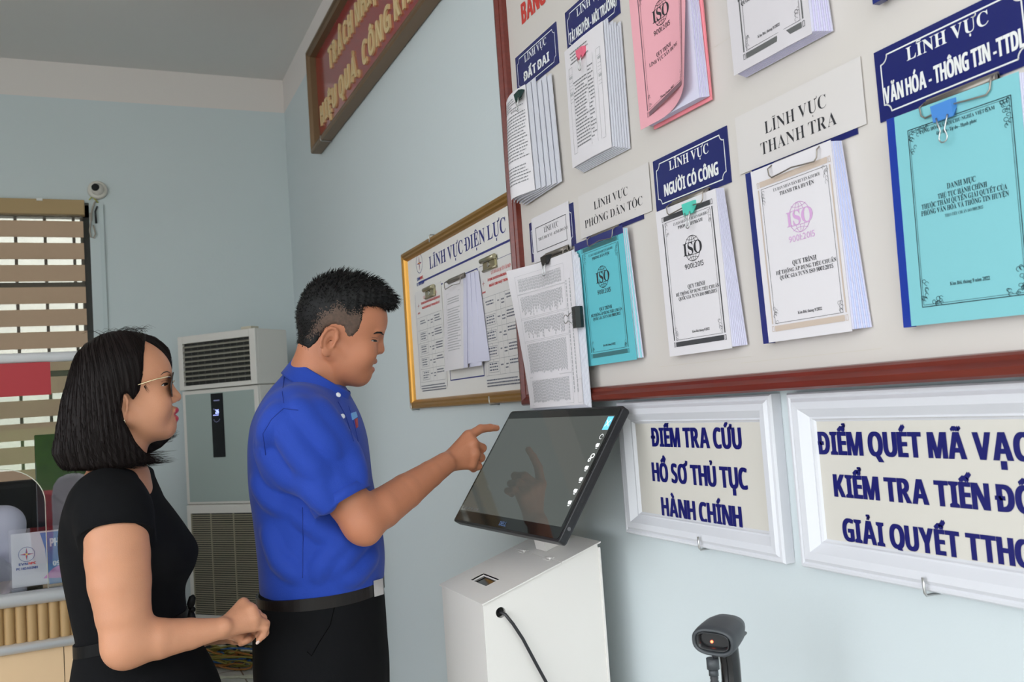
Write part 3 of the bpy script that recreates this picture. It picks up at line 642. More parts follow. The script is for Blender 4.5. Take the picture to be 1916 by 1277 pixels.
sign(1.795, 1.085, .528, .296, [('ĐIỂM TRA CỨU', 1.528, 1.281, .0405, .303), ('HỒ SƠ THỦ TỤC', 1.529, 1.206, .0405, .320), ('HÀNH CHÍNH', 1.529, 1.1325, .0405, .268)], 'white framed sign reading ĐIỂM TRA CỨU, behind the touch screen', 0)
sign(1.226, 1.087, .60, .294, [('ĐIỂM QUÉT MÃ VẠCH', .9715, 1.2765, .0375, .405), ('KIỂM TRA TIẾN ĐỘ', .972, 1.2085, .0365, .352), ('GIẢI QUYẾT TTHC', .974, 1.1385, .0365, .326)], 'white framed sign reading ĐIỂM QUÉT MÃ VẠCH, at the right edge', 0)
hook(1.502, 1.083, 'metal hook under the ĐIỂM TRA CỨU sign', .03); hook(.963, 1.083, 'metal hook under the ĐIỂM QUÉT MÃ VẠCH sign', .03)

# ------------------------------------------------------------------ red slogan board, high up
RB = tag(wall_root('slogan_board', 4.66, 2.77, .004), 'red slogan board with raised gold letters in a bronze frame, high on the wall', 'sign')
RW, RH = 2.9, .545
MB().box((.01,.01,0),(RW-.01,RH-.01,.01)).build('panel', mat('red_panel', lin(150,24,34), 0.16, coat=.6), RB)
mb = MB(); frame_rings(mb, RW, RH, [(0,0),(0,.05),(.006,.055),(.016,.055),(.02,.045),(.028,.05),(.036,.04),(.04,.01)]); mb.build('frame', mat('bronze_frame', lin(124,98,72), .4, .5), RB)
mb = MB(); M_goldl = mat('gold_letters', lin(214,190,140), .5)
def raised(t, x, y, cap, wd):
    V, Fs, w0 = text2d(t, 'hw'); n0 = len(V); V = V*np.array([wd/w0, cap])+np.array([x, y]); n = len(V); vs = [(a,b,.010) for a,b in V]+[(a,b,.019+(.0004 if i >= n0 else 0)) for i,(a,b) in enumerate(V)]
    ed = {}
    for f in Fs:
        for a, b in zip(f, f[1:]+f[:1]): ed[(a,b)] = 1
    fs = [[i+n for i in f] for f in Fs]+[(a,b,b+n,a+n) for a,b in ed if (b,a) not in ed]
    mb.add(vs, fs)
raised('TRÁCH NHIỆM', 4.66-4.315, .325, .105, .97)
raised('HIỆU QUẢ, CÔNG KHAI', 4.66-4.555, .115, .105, 1.70)
mb.build('lettering', M_goldl, RB)
hook(4.42, 2.768, 'small hook under the red slogan board', .055)
# ================================================================== kiosk, touch screen, scanner
M_kiosk = mat('kiosk_white', lin(224,219,214), 0.38, bump=.05, bscale=300)
K = tag(empty('information_kiosk', (-.368, 1.83, FLOOR)), 'white steel kiosk cabinet with sloping lid standing against the wall', 'kiosk')
KD, KW = .288, .262; KF, KB = .972-FLOOR, 1.064-FLOOR; sl = (KB-KF)/KD
mb = MB(); hx, hz, hr = .040, .949-FLOOR, .0115
# near side with the round cable hole cut through it
n = 24; hole = [(hx+hr*math.cos(2*math.pi*k/n), hz+hr*math.sin(2*math.pi*k/n)) for k in range(n)]
def edge_pt(a):
    c, s = math.cos(a), math.sin(a); best = 1e9
    for nx_, nz_, d in ((-1,0,hx),(1,0,KD-hx),(0,-1,hz),(-sl,1,KF+sl*hx-hz)):
        q = nx_*c+nz_*s
        if q > 1e-9: best = min(best, d/q)
    return (hx+best*c, hz+best*s)
angs = [2*math.pi*k/n for k in range(n)]
outer = [edge_pt(a) for a in angs]
mb.add([(x,0,z) for x,z in hole]+[(x,0,z) for x,z in outer], [(k,(k+1)%n,n+(k+1)%n,n+k) for k in range(n)])
for cx_, cz_ in ((0,0),(KD,0),(KD,KB),(0,KF)):          # corner fillers between the fan's rays
    a = math.atan2(cz_-hz, cx_-hx) % (2*math.pi); k = int(a/(2*math.pi/n)); p, q = outer[k], outer[(k+1) % n]
    mb.add([(p[0],0,p[1]),(cx_,0,cz_),(q[0],0,q[1])], [(0,1,2)])
mb.add([(x,0,z) for x,z in hole]+[(x,.012,z) for x,z in hole], [(k,(k+1)%n,n+(k+1)%n,n+k) for k in range(n)])
P = [(0,0),(KD,0),(KD,KB),(0,KF)]
mb.add([(x,0,z) for x,z in P]+[(x,KW,z) for x,z in P], [(4,5,6,7),(0,4,7,3),(1,2,6,5),(0,1,5,4)])
mb.build('cabinet', M_kiosk, K)
MB().box((.002,.012,.02),(KD-.01,.014,KF-.01)).build('hole_shade', mat('shade_black', (0.008,.008,.008), .8), K)  # black sheet closing the cable hole, painted shade for the unlit inside
MB().box((KD,-.003,.01),(KD+.006,KW+.003,KB-.008)).build('back_door', M_kiosk, K, bevel=.001)
mb = MB(); L = lambda x, dz=0: KF+sl*x+dz
def slab(x0, x1, y0, y1, d0, d1, m=0): mb.add([(x,y,L(x,d)) for d in (d0,d1) for x,y in ((x0,y0),(x1,y0),(x1,y1),(x0,y1))], [(0,3,2,1),(4,5,6,7),(0,1,5,4),(1,2,6,5),(2,3,7,6),(3,0,4,7)], m)
xa, xb, ya, yb = .046, .079, .090, .184; xs = .191
slab(-.004, xa, -.006, KW+.006, .0005, .0035); slab(xb, xs, -.006, KW+.006, .0005, .0035); slab(xa, xb, -.006, ya, .0005, .0035); slab(xa, xb, yb, KW+.006, .0005, .0035)
mb.build('hinged_lid', M_kiosk, K)
mb = MB(); slab(xs+.0012, KD+.006, -.006, KW+.006, .0005, .0035); mb.build('fixed_top', M_kiosk, K)
mb = MB(); slab(xa, xb, ya, yb, -.0035, -.003); mb.build('window', mat('black_glass', (0.012,.010,.010), .06, spec=.6), K)
mb = MB()
for a, b, c, d in ((xa-.001,xa,ya,yb),(xb,xb+.001,ya,yb),(xa,xb,ya-.001,ya),(xa,xb,yb,yb+.001)): slab(a, b, c, d, -.003, .0036)
mb.build('window_rim', M_kiosk, K)
for yy in (.058, .196):
    mb = MB(); mb.tube([(xs,yy-.014,L(xs,.0045)),(xs,yy+.014,L(xs,.0045))], .0028, 8); slab(xs-.008, xs+.008, yy-.014, yy+.014, .0034, .0045); mb.build('hinge', M_kiosk, K)
o = tag(MB().tube([(-.327,1.848,.949),(-.327,1.83,.949),(-.322,1.82,.946),(-.308,1.815,.925),(-.288,1.813,.89),(-.262,1.813,.835),(-.228,1.813,.765),(-.20,1.813,.68),(-.17,1.812,.5),(-.15,1.81,.3),(-.14,1.81,FLOOR+.003)], .0036, 10).build('power_cable', mat('cable_black', (0.015,.015,.018), .35)), 'black cable coming out of the hole in the white kiosk', 'cable')

# touch screen
TS = empty('touch_screen'); tag(TS, 'black tilted touch screen monitor on a white neck above the kiosk', 'monitor')
ya_, th_ = -.069, .956
near = Vector((-math.sin(ya_), -math.cos(ya_), 0)); Bv = Vector((math.cos(ya_), -math.sin(ya_), 0)); upv = Bv*math.cos(th_)+Vector((0,0,1))*math.sin(th_); nrm = near.cross(upv)
TS.matrix_world = Matrix(((near.x,upv.x,nrm.x,-.17),(near.y,upv.y,nrm.y,1.96),(near.z,upv.z,nrm.z,1.239),(0,0,0,1)))
MW, MH = .527, .330
M_case = mat('screen_case', (0.014,.014,.016), 0.38)
def rrect(w, h, r, n=6):
    pts = []
    for cx_, cy_, a in ((w/2-r,h/2-r,0),(-w/2+r,h/2-r,90),(-w/2+r,-h/2+r,180),(w/2-r,-h/2+r,270)): pts += arc(cx_, cy_, r, r, a, a+90, n)
    return pts
mb = MB(); rp = rrect(MW, MH, .008)
mb.loft([[(x*s,y*s,z) for x,y in rp] for s,z in ((.80,-.040),(.93,-.030),(.995,-.020),(1,-.016),(1,-.002),(.997,-.0004),(.990,0))], 0, smooth=False); mb.build('case', M_case, TS)
scr = mat('dark_screen', (0.020,.023,.022), 0.035, spec=.75, emit=(.046,.050,.046,1.0))
MB().prism([(x*.978,y*.966) for x,y in rp], .0, .0008).build('glass', mat('screen_glass_bezel', (0.008,.008,.009), .05, spec=.6), TS)
GL_ = MB().box((-.252,-.132,.0008),(.248,.140,.0011)).build('display', scr, TS)
mb = MB(); ic = [(.238,.118),(.238,.094),(.238,.068),(.238,.044),(.238,.020),(.238,-.006),(.238,-.030),(.238,-.058)]
M_icon = mat('screen_icons', (.6,.6,.6), .5, emit=(.85,.87,.85,.55)); M_iconb = mat('screen_icon_blue', (.1,.4,.7), .5, emit=(.12,.50,.80,.7)); M_faint = mat('screen_faint', (.05,.08,.13), .5, emit=(.06,.12,.3,.25))
mbb = MB()
mbb.box((.224,.103,.0011),(.246,.137,.0014)); mbb.build('blue_icon', M_iconb, TS)
mb = MB(); rg = random.Random(2)
put_stroke(mb, [(.228,.112),(.242,.128)], .0025, .0016); put_stroke(mb, [(.242,.112),(.228,.128)], .0025, .0016)
for k, yy in enumerate((.086,.062,.034,.006,-.022,-.050,-.078)):
    if k == 0: put_stroke(mb, arc(.235,yy,.006,.006,0,300,10), .0015, .0013)
    elif k == 2: put_stroke(mb, arc(.237,yy+.004,.006,.005,0,360,10), .003, .0013); put_stroke(mb, arc(.232,yy-.006,.004,.004,0,360,8), .003, .0013)
    else:
        mb.box((.231,yy-.002,.0011),(.242,yy+.007,.0014)); mb.box((.233,yy-.006,.0011),(.240,yy-.004,.0014)); mb.box((.229,yy+.001,.0011),(.2305,yy+.006,.0014))
mb.build('icon_column', M_icon, TS)
mb = MB(); put_text(mb, 'DELL', 'hb', .0, -.154, .011, .034, .0010); mb.build('maker_mark', M_faint, TS)
mb = MB(); [mb.box((-.245+.016*k,-.128,.0011),(-.237+.016*k,-.122,.0013)) for k in range(6)]; mb.build('task_icons', mat('screen_dim', (.05,.05,.05), .5, emit=(.3,.3,.28,.18)), TS)
mb = MB(); mb.cyl((MW/2-.0006,-.130,-.009),(MW/2+.0006,-.130,-.009), .0042, 14); mb.build('power_button', mat('button_ring', (.12,.12,.125), .3), TS)
mb = MB()
for k in range(4): mb.box((MW/2-.0004,-.09+.022*k,-.011),(MW/2+.0005,-.078+.022*k,-.007))
mb.build('side_buttons', mat('button_dark', (.02,.02,.022), .5), TS)
# white neck from the kiosk top up to the back of the screen (in world axes, then parented)
mb = MB(); lz = lambda x: .974+.3125*(x+.368)+.004
a0, a1 = (-.156,1.94), (-.098,2.0)
z0 = lz(-.127)
mb.add([(-.158,1.938,lz(-.158)),(-.108,1.938,lz(-.108)),(-.108,1.992,lz(-.108)),(-.158,1.992,lz(-.158)),(-.185,1.938,1.175),(-.135,1.938,1.215),(-.135,1.992,1.215),(-.185,1.992,1.175)], [(0,3,2,1),(4,5,6,7),(0,1,5,4),(1,2,6,5),(2,3,7,6),(3,0,4,7)])
nk = mb.build('neck', M_kiosk, TS); nk.matrix_parent_inverse = TS.matrix_world.inverted()

# barcode scanner on a bendy stand
SCN = tag(empty('barcode_scanner', (-.232, 1.183, 1.016)), 'dark grey barcode scanner with a red light, held up near the wall', 'scanner')
SCN.rotation_euler = (0.06, 0.0, 0.0)        # local -X looks out of the window of the scanner
M_sc = mat('scanner_grey', (0.045,.050,.056), 0.42); M_scb = mat('scanner_black', (0.006,.006,.007), 0.12, spec=.6)
# head: rounded lozenge sections lofted front to back (front at -X/-Y)
fd_ = Vector((-.84,-.54,-.06)).normalized(); rt_ = Vector((0,0,1)).cross(fd_).normalized()*-1; up_ = fd_.cross(rt_)*-1
if up_.z < 0: up_ = -up_
def ring_(d, w, h, cz, n=28, e=2.6, cx_=0):
    out = []
    for k in range(n):
        a = 2*math.pi*k/n; c, s = math.cos(a), math.sin(a)
        X = w*math.copysign(abs(c)**(2/e), c)+cx_; Y = h*math.copysign(abs(s)**(2/e), s)+cz; out.append(tuple(fd_*d+rt_*X+up_*Y))
    return out
mb = MB()
HS = lambda d, w, h, cz, **k: ring_(d, w*.98, h*.80, cz, **k)
mb.loft([HS(.020,.025,.016,0), HS(.030,.028,.019,0), HS(.034,.0315,.0235,0), HS(.030,.0345,.0268,0), HS(.018,.0350,.0275,.0005), HS(.0,.0345,.0270,.001), HS(-.022,.0330,.0250,.002), HS(-.042,.0270,.0205,.003), HS(-.054,.0150,.012,.003), HS(-.058,.004,.004,.003)], 0, cap=True)
mb.build('head', M_sc, SCN)
mb = MB(); mb.loft([HS(.0215,.0225,.0135,.001), HS(.0235,.0225,.0135,.001)], 0, smooth=False); mb.build('window', M_scb, SCN)
mb = MB(); mb.loft([HS(.0225,.0245,.0155,.001,e=3.5), HS(.0325,.0265,.0175,.001,e=3.5), HS(.0325,.0245,.0155,.001,e=3.5), HS(.0225,.0225,.0135,.001,e=3.5)], 0, cap=False); mb.build('window_rim', mat('scanner_rim', (0.02,.021,.023), .25), SCN)
mb = MB(); mb.sphere(tuple(fd_*.0245+rt_*.004+up_*-.0015), .0022, 10); mb.build('red_light', mat('red_led', (.6,.02,.01), .3, emit=(1.0,.12,.05,5)), SCN)
mb = MB(); q = rt_*.0300*(1 if Vector(RGT).dot(rt_) > 0 else -1)+up_*-.003
for d in (-.012,): mb.tube([tuple(q+fd_*(d-.02)),tuple(q+fd_*(d+.012))], .0026, 8); mb.build('side_slot', M_scb, SCN)
mb = MB(); mb.tube([tuple(fd_*-.026+up_*-.008),tuple(fd_*-.030+up_*-.030),tuple(fd_*-.036+up_*-.055),tuple(fd_*-.037+up_*-.085),tuple(fd_*-.028+up_*-.11),tuple(fd_*-.020+up_*-.145)], [.016,.0150,.0142,.0142,.015,.013], 18, squash=1.15); mb.build('handle', M_scb, SCN)
mb = MB(); mb.sphere(tuple(fd_*-.012+up_*-.028), .0095, 14, sc=(.9,.9,1.1)); mb.build('trigger', mat('trigger_grey', (.16,.18,.20), .35), SCN)
mb = MB(); mb.sphere(tuple(fd_*.024+up_*-.0225), .0055, 12); mb.build('front_screw', mat('screw_dark', (.03,.03,.032), .3), SCN)
fw = SCN.matrix_world
ST = tag(empty('scanner_stand', (-.232,1.183,FLOOR)), 'dark bendy stand holding up the barcode scanner', 'stand')
def sw(v):
    e = SCN.rotation_euler.to_matrix(); r = e @ Vector(v); return (r.x, r.y, r.z+1.016-FLOOR)
tp = Vector(sw(tuple(fd_*.026+up_*-.026)))-Vector(RGT)*.004; tp.z += 0 
mb = MB(); mb.tube([(tp.x,tp.y,tp.z),(tp.x,tp.y,tp.z-.016)], .0098, 16); mb.tube([(tp.x,tp.y,tp.z-.016),(tp.x,tp.y,tp.z-.026)], .0075, 16); mb.build('collar', M_sc, ST)
mb = MB(); zz = tp.z-.024; pts = []; rr = []
while zz > .03: pts.append((tp.x+.004*math.sin((tp.z-zz)*3),tp.y,zz)); rr.append(.0066 if len(pts) % 2 else .0058); zz -= .0028
mb.tube(pts, rr, 12); mb.build('gooseneck', mat('gooseneck_grey', (.035,.036,.04), .45), ST)
mb = MB(); mb.tube([(tp.x,tp.y,0),(tp.x,tp.y,.015),(tp.x,tp.y,.03)], [.09,.088,.02], 28); mb.build('base', M_sc, ST)

# ================================================================== far corner: air conditioner
M_ac = mat('ac_white', lin(222,217,211), 0.45); M_acp = mat('ac_panel', lin(164,176,172), 0.30); M_acs = mat('ac_slats', lin(150,146,134), .6); M_acd = mat('ac_dark', (0.02,.02,.018), .7)
A_ = Vector((-.694, 5.40, FLOOR)); D_ = Vector((.362,-.42,0)); AW = D_.length; angA = math.atan2(D_.y, D_.x)
AC = tag(empty('air_conditioner', A_, angA), 'tall white floor-standing air conditioner in the far corner', 'air conditioner')
zf = lambda z: z-FLOOR; AD = .247; ZT, ZB = zf(1.89), zf(.20)
mb = MB(); mb.box((0,0,zf(1.588)),(AW,AD,ZT)); mb.box((.004,.004,ZB),(AW-.004,AD,zf(1.586))); b_ = mb
# the grille opening is built as a frame in front of a dark sheet painted for the shaded cavity
mb.build('cabinet', M_ac, AC, bevel=.006)
gx0, gx1, gz0, gz1 = .034, .512, zf(1.612), zf(1.848)
mb = MB(); fy = -.018
for a, b in (((0,fy,zf(1.588)),(gx0,0,ZT)), ((gx1,fy,zf(1.588)),(AW,0,ZT)), ((gx0,fy,gz1),(gx1,0,ZT)), ((gx0,fy,zf(1.588)),(gx1,0,gz0))): mb.box(a, b)
mb.build('outlet_frame', M_ac, AC, bevel=.003)
mb = MB(); mb.box((gx0,-.002,gz0),(gx1,-.0005,gz1)); mb.build('outlet', M_acd, AC)
for k in range(8):
    zc = gz1-.024-k*.0272; mb = MB()
    rings = []
    for i in range(9):
        t = i/8; x = gx0+(gx1-gx0)*t; bow = -.004*math.sin(t*math.pi)
        rings.append([(x,fy+.002,zc+bow*0+.003),(x,-.003,zc+.010),(x,-.003,zc+.006),(x,fy+.002,zc-.0015)])
    mb.loft(rings, 0, smooth=False); mb.build('louvre', M_acs, AC)
mb = MB()
for k in range(9): x = gx0+.05+k*.047; mb.box((x,-.004,gz0),(x+.006,-.002,gz1))
mb.build('inner_vanes', mat('ac_vane', (.05,.05,.048), .6), AC)
MB().box((.010,-.010,zf(.955)),(AW-.006,.004,zf(1.582))).build('front_panel', M_ac, AC, bevel=.004)
MB().box((.034,-.013,zf(.968)),(AW-.032,-.009,zf(1.562))).build('glass_panel', M_acp, AC, bevel=.002)
MB().box((.222,-.016,zf(1.208)),(.308,-.0125,zf(1.557))).build('display', mat('ac_display', (.006,.006,.008), .12), AC, bevel=.001)
mb = MB(); V, Fs, wd = text2d('26', 'hb'); sc_ = .022
mb.add([(.252+a*sc_*.72,-.0163,zf(1.446)+b*sc_) for a,b in V], Fs); 
for k in range(5): mb.box((.236+.008*k,-.0163,zf(1.436)),(.240+.008*k,-.016,zf(1.440)))
mb.build('digits', mat('digits_blue', (.2,.25,.8), .5, emit=(.35,.42,1.0,2.2)), AC)
mb = MB(); V, Fs, wd = text2d('REETECH', 'hb')
for k in range(7): mb.box((.244+.006*k,-.0163,zf(1.515)),(.248+.006*k,-.016,zf(1.521)))
for k, (x, z) in enumerate(((.238,1.41),(.244,1.402),(.254,1.398),(.262,1.40),(.272,1.404),(.277,1.412),(.24,1.47),(.246,1.466))): mb.box((x,-.0163,zf(z)),(x+.004,-.016,zf(z)+.004))
mb.build('display_marks', mat('display_dim', (.1,.1,.14), .5, emit=(.2,.22,.4,.6)), AC)
MB().box((.006,-.012,zf(.22)),(AW-.006,.004,zf(.950))).build('lower_door', M_ac, AC, bevel=.004)
lx0, lx1, lz0, lz1 = .040, AW-.03, zf(.355), zf(.905)
MB().box((lx0,-.0135,lz0),(lx1,-.0118,lz1)).build('intake', mat('ac_intake', (.035,.033,.028), .8), AC)
mb = MB(); k = 0; z = lz0+.006
while z < lz1-.004: mb.box((lx0,-.0165,z),(lx1,-.0134,z+.0055)); z += .0118
for xx in (lx0, lx0+.14, lx0+.30, lx1-.008): mb.box((xx,-.0172,lz0),(xx+.008,-.0134,lz1))
mb.build('intake_slats', mat('ac_intake_slat', lin(150,142,122), .6), AC)
MB().box((.02,.02,0),(AW-.02,AD-.02,ZB)).build('plinth', mat('plinth_shadow', (.03,.03,.032), .7), AC)  # plinth coloured dark to paint the shadow gap under the cabinet
MB().box((AW-.10,-.01,ZT),(AW-.03,.05,ZT+.014)).build('top_cap', mat('cap_beige', lin(196,188,170), .6), AC)
mb = MB(); rg = random.Random(5); cols = [lin(190,150,30), lin(190,150,30), lin(150,90,30), lin(30,80,150), lin(190,190,170), lin(120,80,40)]
mb_mats = [mat('cord_%s' % n, c, .5) for n, c in (('yellow', lin(186,150,40)), ('orange', lin(160,100,40)), ('blue', lin(40,90,150)), ('white', lin(190,188,170)))]
for k in range(34):
    s_ = rg.uniform(-.12,.12); o_ = rg.uniform(.0,.05); cx_, cy_ = -.555+.65*s_-.757*o_, 5.18-.757*s_-.653*o_; rx, ry = rg.uniform(.08,.20), rg.uniform(.01,.04); a0 = rg.uniform(0,360); ln = rg.uniform(150,330); zb = FLOOR+.018+rg.random()*.085; ca, sa = math.cos(-.86), math.sin(-.86)
    pts = []
    for i in range(16):
        a = math.radians(a0+ln*i/15); u, v = rx*math.cos(a), ry*math.sin(a); pts.append((cx_+u*ca-v*sa, cy_+u*sa+v*ca-.06, zb+.012*math.sin(a*2+k)))
    mb.tube(pts, .0045, 6, rg.choice([0,0,0,1,1,2,3]))
for j in range(3): mb.tube([(-.74+.10*j+.04*i, 4.97-.05*j-.025*i+.02*math.sin(i*1.7+j), FLOOR+.005) for i in range(9)], .005, 6, 3)
o = tag(mb.build('cable_tangle', mb_mats), 'tangle of yellow, blue and white cables on the floor by the air conditioner', 'cables', kind='stuff')

# camera on the back wall, its leads, cable trunking
CC = tag(empty('security_camera', (-1.086, BACK, 2.774)), 'small white dome camera on the back wall above the blind corner', 'camera')
M_plw = mat('camera_white', lin(214,208,200), .45)
mb = MB(); mb.tube([(0,0,0),(0,-.018,0),(0,-.026,0)], [.053,.052,.046], 28); mb.build('mount_ring', M_plw, CC)
mb = MB(); mb.sphere((0,-.026,.002), .036, 20); mb.build('ball', M_plw, CC)
mb = MB(); d = Vector((-.30,-.85,.10)).normalized(); c0 = Vector((0,-.026,.002)); mb.tube([tuple(c0+d*.030),tuple(c0+d*.0385)], [.022,.019], 20); mb.build('lens', mat('lens_black', (.006,.006,.008), .12), CC)
LD = tag(empty('camera_leads', (-1.09, BACK-.004, 2.70)), 'looped grey leads and black plug hanging below the dome camera', 'cable')
mb = MB(); mb.tube([(0,-.004,.02),(-.015,-.005,0),(-.03,-.006,-.05),(-.035,-.008,-.10),(-.045,-.006,-.16),(-.04,-.006,-.20),(-.025,-.006,-.205),(-.015,-.006,-.18),(-.025,-.006,-.13)], .004, 8); mb.build('grey_lead', mat('lead_grey', lin(170,160,150), .6), LD)
mb = MB(); mb.tube([(.0,-.006,-.02),(-.012,-.007,-.05),(-.010,-.007,-.12)], [.004,.0045,.006], 8); mb.build('black_plug', mat('cable_black', (0.015,.015,.018), .35), LD)
mb = MB(); mb.tube([(-.042,-.006,.015),(-.03,-.006,.030),(-.02,-.006,.03),(.005,-.006,.0)], .003, 8); mb.build('yellow_lead', mat('cord_lime', lin(176,176,60), .6), LD)
mb = MB(); mb.tube([(-.035,-.008,-.06),(-.036,-.009,-.105)], .007, 8); mb.build('connector', mat('lead_grey', lin(170,160,150), .6), LD)
tag(MB().box((-1.082,BACK-.014,FLOOR+1.3),(-1.060,BACK-.0005,2.69)).build('cable_trunking', mat('trunking_white', lin(196,206,208), .5)), 'thin white cable trunking running down the back wall beside the blind', 'trunking')

# ================================================================== service counter at the left
CT = tag(empty('service_counter', (-3.3, 3.45, FLOOR)), 'service counter with bamboo front band and metal edge rails', 'counter')
CL = 3.3-1.14; z_ = lambda z: z-FLOOR
M_alu = mat('aluminium', (0.82,.82,.84), 0.35, .25); M_top = mat('counter_top', lin(150,126,108), .18, coat=.5, noise=.12, nscale=14)
MB().box((0,.02,z_(.845)),(CL,.36,z_(.878))).build('worktop', M_top, CT)
mb = MB(); zc = z_(.8595); mb.loft([[(x, .012-.020*math.cos(math.radians(a))*1.0, zc+.0225*math.sin(math.radians(a))) for a in range(-90,91,15)]+[(x,.03,zc+.0225),(x,.03,zc-.0225)] for x in (0,CL)]); mb.build('edge_rail', M_alu, CT)
mb = MB(); x = 0.0165
while x < CL-.012: mb.loft([[(x+.016*math.cos(math.radians(a)), .03-.014*math.sin(math.radians(a)), z) for a in range(0,181,20)] for z in (z_(.717),z_(.838))], 0, cap=False, closed=False); x += .033
mb.box((0,.029,z_(.715)),(CL,.04,z_(.84)))
mb.build('bamboo_band', mat('bamboo', lin(176,142,96), .5, noise=.12, nscale=9), CT)
mb = MB(); zc = z_(.701); mb.loft([[(x, .016-.018*math.cos(math.radians(a)), zc+.016*math.sin(math.radians(a))) for a in range(-90,91,15)]+[(x,.03,zc+.016),(x,.03,zc-.016)] for x in (0,CL)]); mb.build('lower_rail', M_alu, CT)
mb = MB(); x = CL-.105; M_pan = mat('pale_wood', lin(222,188,148), .45, noise=.05, nscale=5); xr = CL
while xr > 0.0:
    xl = max(x, 0); MB().box((xl+.0012,.03,0),(xr-.0012,.046,z_(.686))).build('front_panel', M_pan, CT); xr = xl; x -= .215
MB().box((.0,.046,0),(CL,.06,z_(.845))).build('carcass', mat('carcass_dark', (.05,.04,.03), .7), CT)
MB().box((0,.06,0),(.02,.36,z_(.845))).build('end_panel', M_pan, CT); MB().box((CL-.02,.06,0),(CL,.36,z_(.845))).build('end_panel', M_pan, CT)
# glass screen standing on the worktop: rail, red band, panes with a rounded hatch
GS = tag(empty('glass_screen', (-3.3, 3.478, .8785)), 'clear glass counter screen with metal top rail and red band', 'screen'); gz = lambda z: z-.878
mb = MB(); mb.loft([[(x, .015*math.cos(math.radians(a)), gz(1.662)+.017*math.sin(math.radians(a))) for a in range(0,360,20)] for x in (0,CL)]); mb.build('top_rail', mat('rail_white', (.90,.90,.92), .3), GS)
M_gl = clear_mat('screen_pane', (.95,.97,.96), 1.5)
xh = CL-.145
mb = MB(); r_ = .13
pts = [(xh-.62,0),(xh-.62,gz(1.646)),(CL-.0,gz(1.646)),(CL,0.0),(xh,0),(xh,gz(1.23))]+arc(xh-r_,gz(1.23),r_,.10,0,90,10)+[(xh-.50,gz(1.33)),(xh-.50,0)]
n_ = len(pts); 
# pane above and beside the hatch, split so every face is convex
mb.box((0,-.003,gz(1.29)),(CL,.003,gz(1.646))); mb.box((xh,-.003,0),(CL,.003,gz(1.29)))
hp = arc(xh-r_, gz(1.17), r_, .12, 0, 90, 10)
for (xa_, za_), (xb_, zb_) in zip(hp[:-1], hp[1:]): mb.add([(xa_,y,za_) for y in (-.003,.003)]+[(xb_,y,zb_) for y in (-.003,.003)]+[(xb_,y,gz(1.29)) for y in (-.003,.003)]+[(xa_,y,gz(1.29)) for y in (-.003,.003)], [(0,2,4,6),(1,7,5,3),(0,1,3,2)])
mb.box((0,-.003,0),(xh-.75,.003,gz(1.29)))
mb.build('pane', M_gl, GS)
mb = MB(); mb.tube([(xh,0,.002),(xh,0,gz(1.17))]+[(a,0,b) for a,b in hp]+[(xh-.5,0,gz(1.29)),(xh-.62,0,gz(1.29))], .0016, 6); mb.build('hatch_edge', mat('pane_edge', (.75,.72,.62), .3), GS)
MB().box((0,-.007,gz(1.533)),(CL-.115,-.0045,gz(1.645))).build('red_band', mat('red_band', lin(158,18,32), .5), GS)
# acrylic sign holder on the worktop
SH = tag(empty('sign_holder', (-1.402, 3.495, .8785)), 'clear acrylic sign holder with a white and blue card on the counter', 'sign holder')
M_acr = clear_mat('acrylic', (.97,.98,.98), 1.45)
SH.scale = (1, 1, 1)
MB().box((0,.0,.0),(.34,.075,.003)).build('foot', M_acr, SH)
MB().box((0,.036,.003),(.34,.038,.205)).build('front_sheet', M_acr, SH)
mb = MB(); mb.box((.006,.040,.010),(.33,.0415,.19)); CARD = mb.build('card', mat('card_white', lin(206,204,214), .5), SH)
mb = MB(); mb.add([(.118,.0395,.008),(.33,.0395,.008),(.33,.0395,.185),(.094,.0395,.185),(.108,.0395,.13)], [(0,1,2,3,4)]); mb.build('blue_half', mat('card_blue', lin(52,120,186), .4), CARD)
mb = MB(); mb.add([(.10,.0392,.03),(.16,.0392,.025),(.33,.0392,.045),(.33,.0392,.075),(.2,.0392,.09),(.13,.0392,.06)], [tuple(range(6))]); mb.build('painted_reflection', mat('reflection_pink', lin(196,120,190), .4), CARD)  # pink reflection of the red cloth in the glass, painted onto the card
mbs = MB()
def V3(fnmb, y): fnmb.v = [(a, y-c*.4, b) for a, b, c in fnmb.v]
star(mbs, .052, .118, .022, 0.0); put_stroke(mbs, arc(.052,.118,.0245,.0245,0,360,28), .0015, 0, 1)
put_text(mbs, 'EVN', 'hb', .041, .082, .0082, .026, 0, 1); put_text(mbs, 'NPC', 'hb', .068, .0825, .0082, .022, 0, 0); put_text(mbs, 'PC HOABINH', 'hb', .052, .067, .0082, .064, 0, 1)
V3(mbs, .0392); mbs.build('emblem', [M_logor, M_logob, M_logoy], CARD)
mbs = MB(); put_text(mbs, 'PHAN', 'hb', .155, .135, .028, .062, 0, 0, align='c'); put_text(mbs, '09', 'hb', .142, .069, .016, .022, 0, 0); V3(mbs, .0388); mbs.build('lettering', mat('card_letters', lin(220,226,240), .4), CARD)
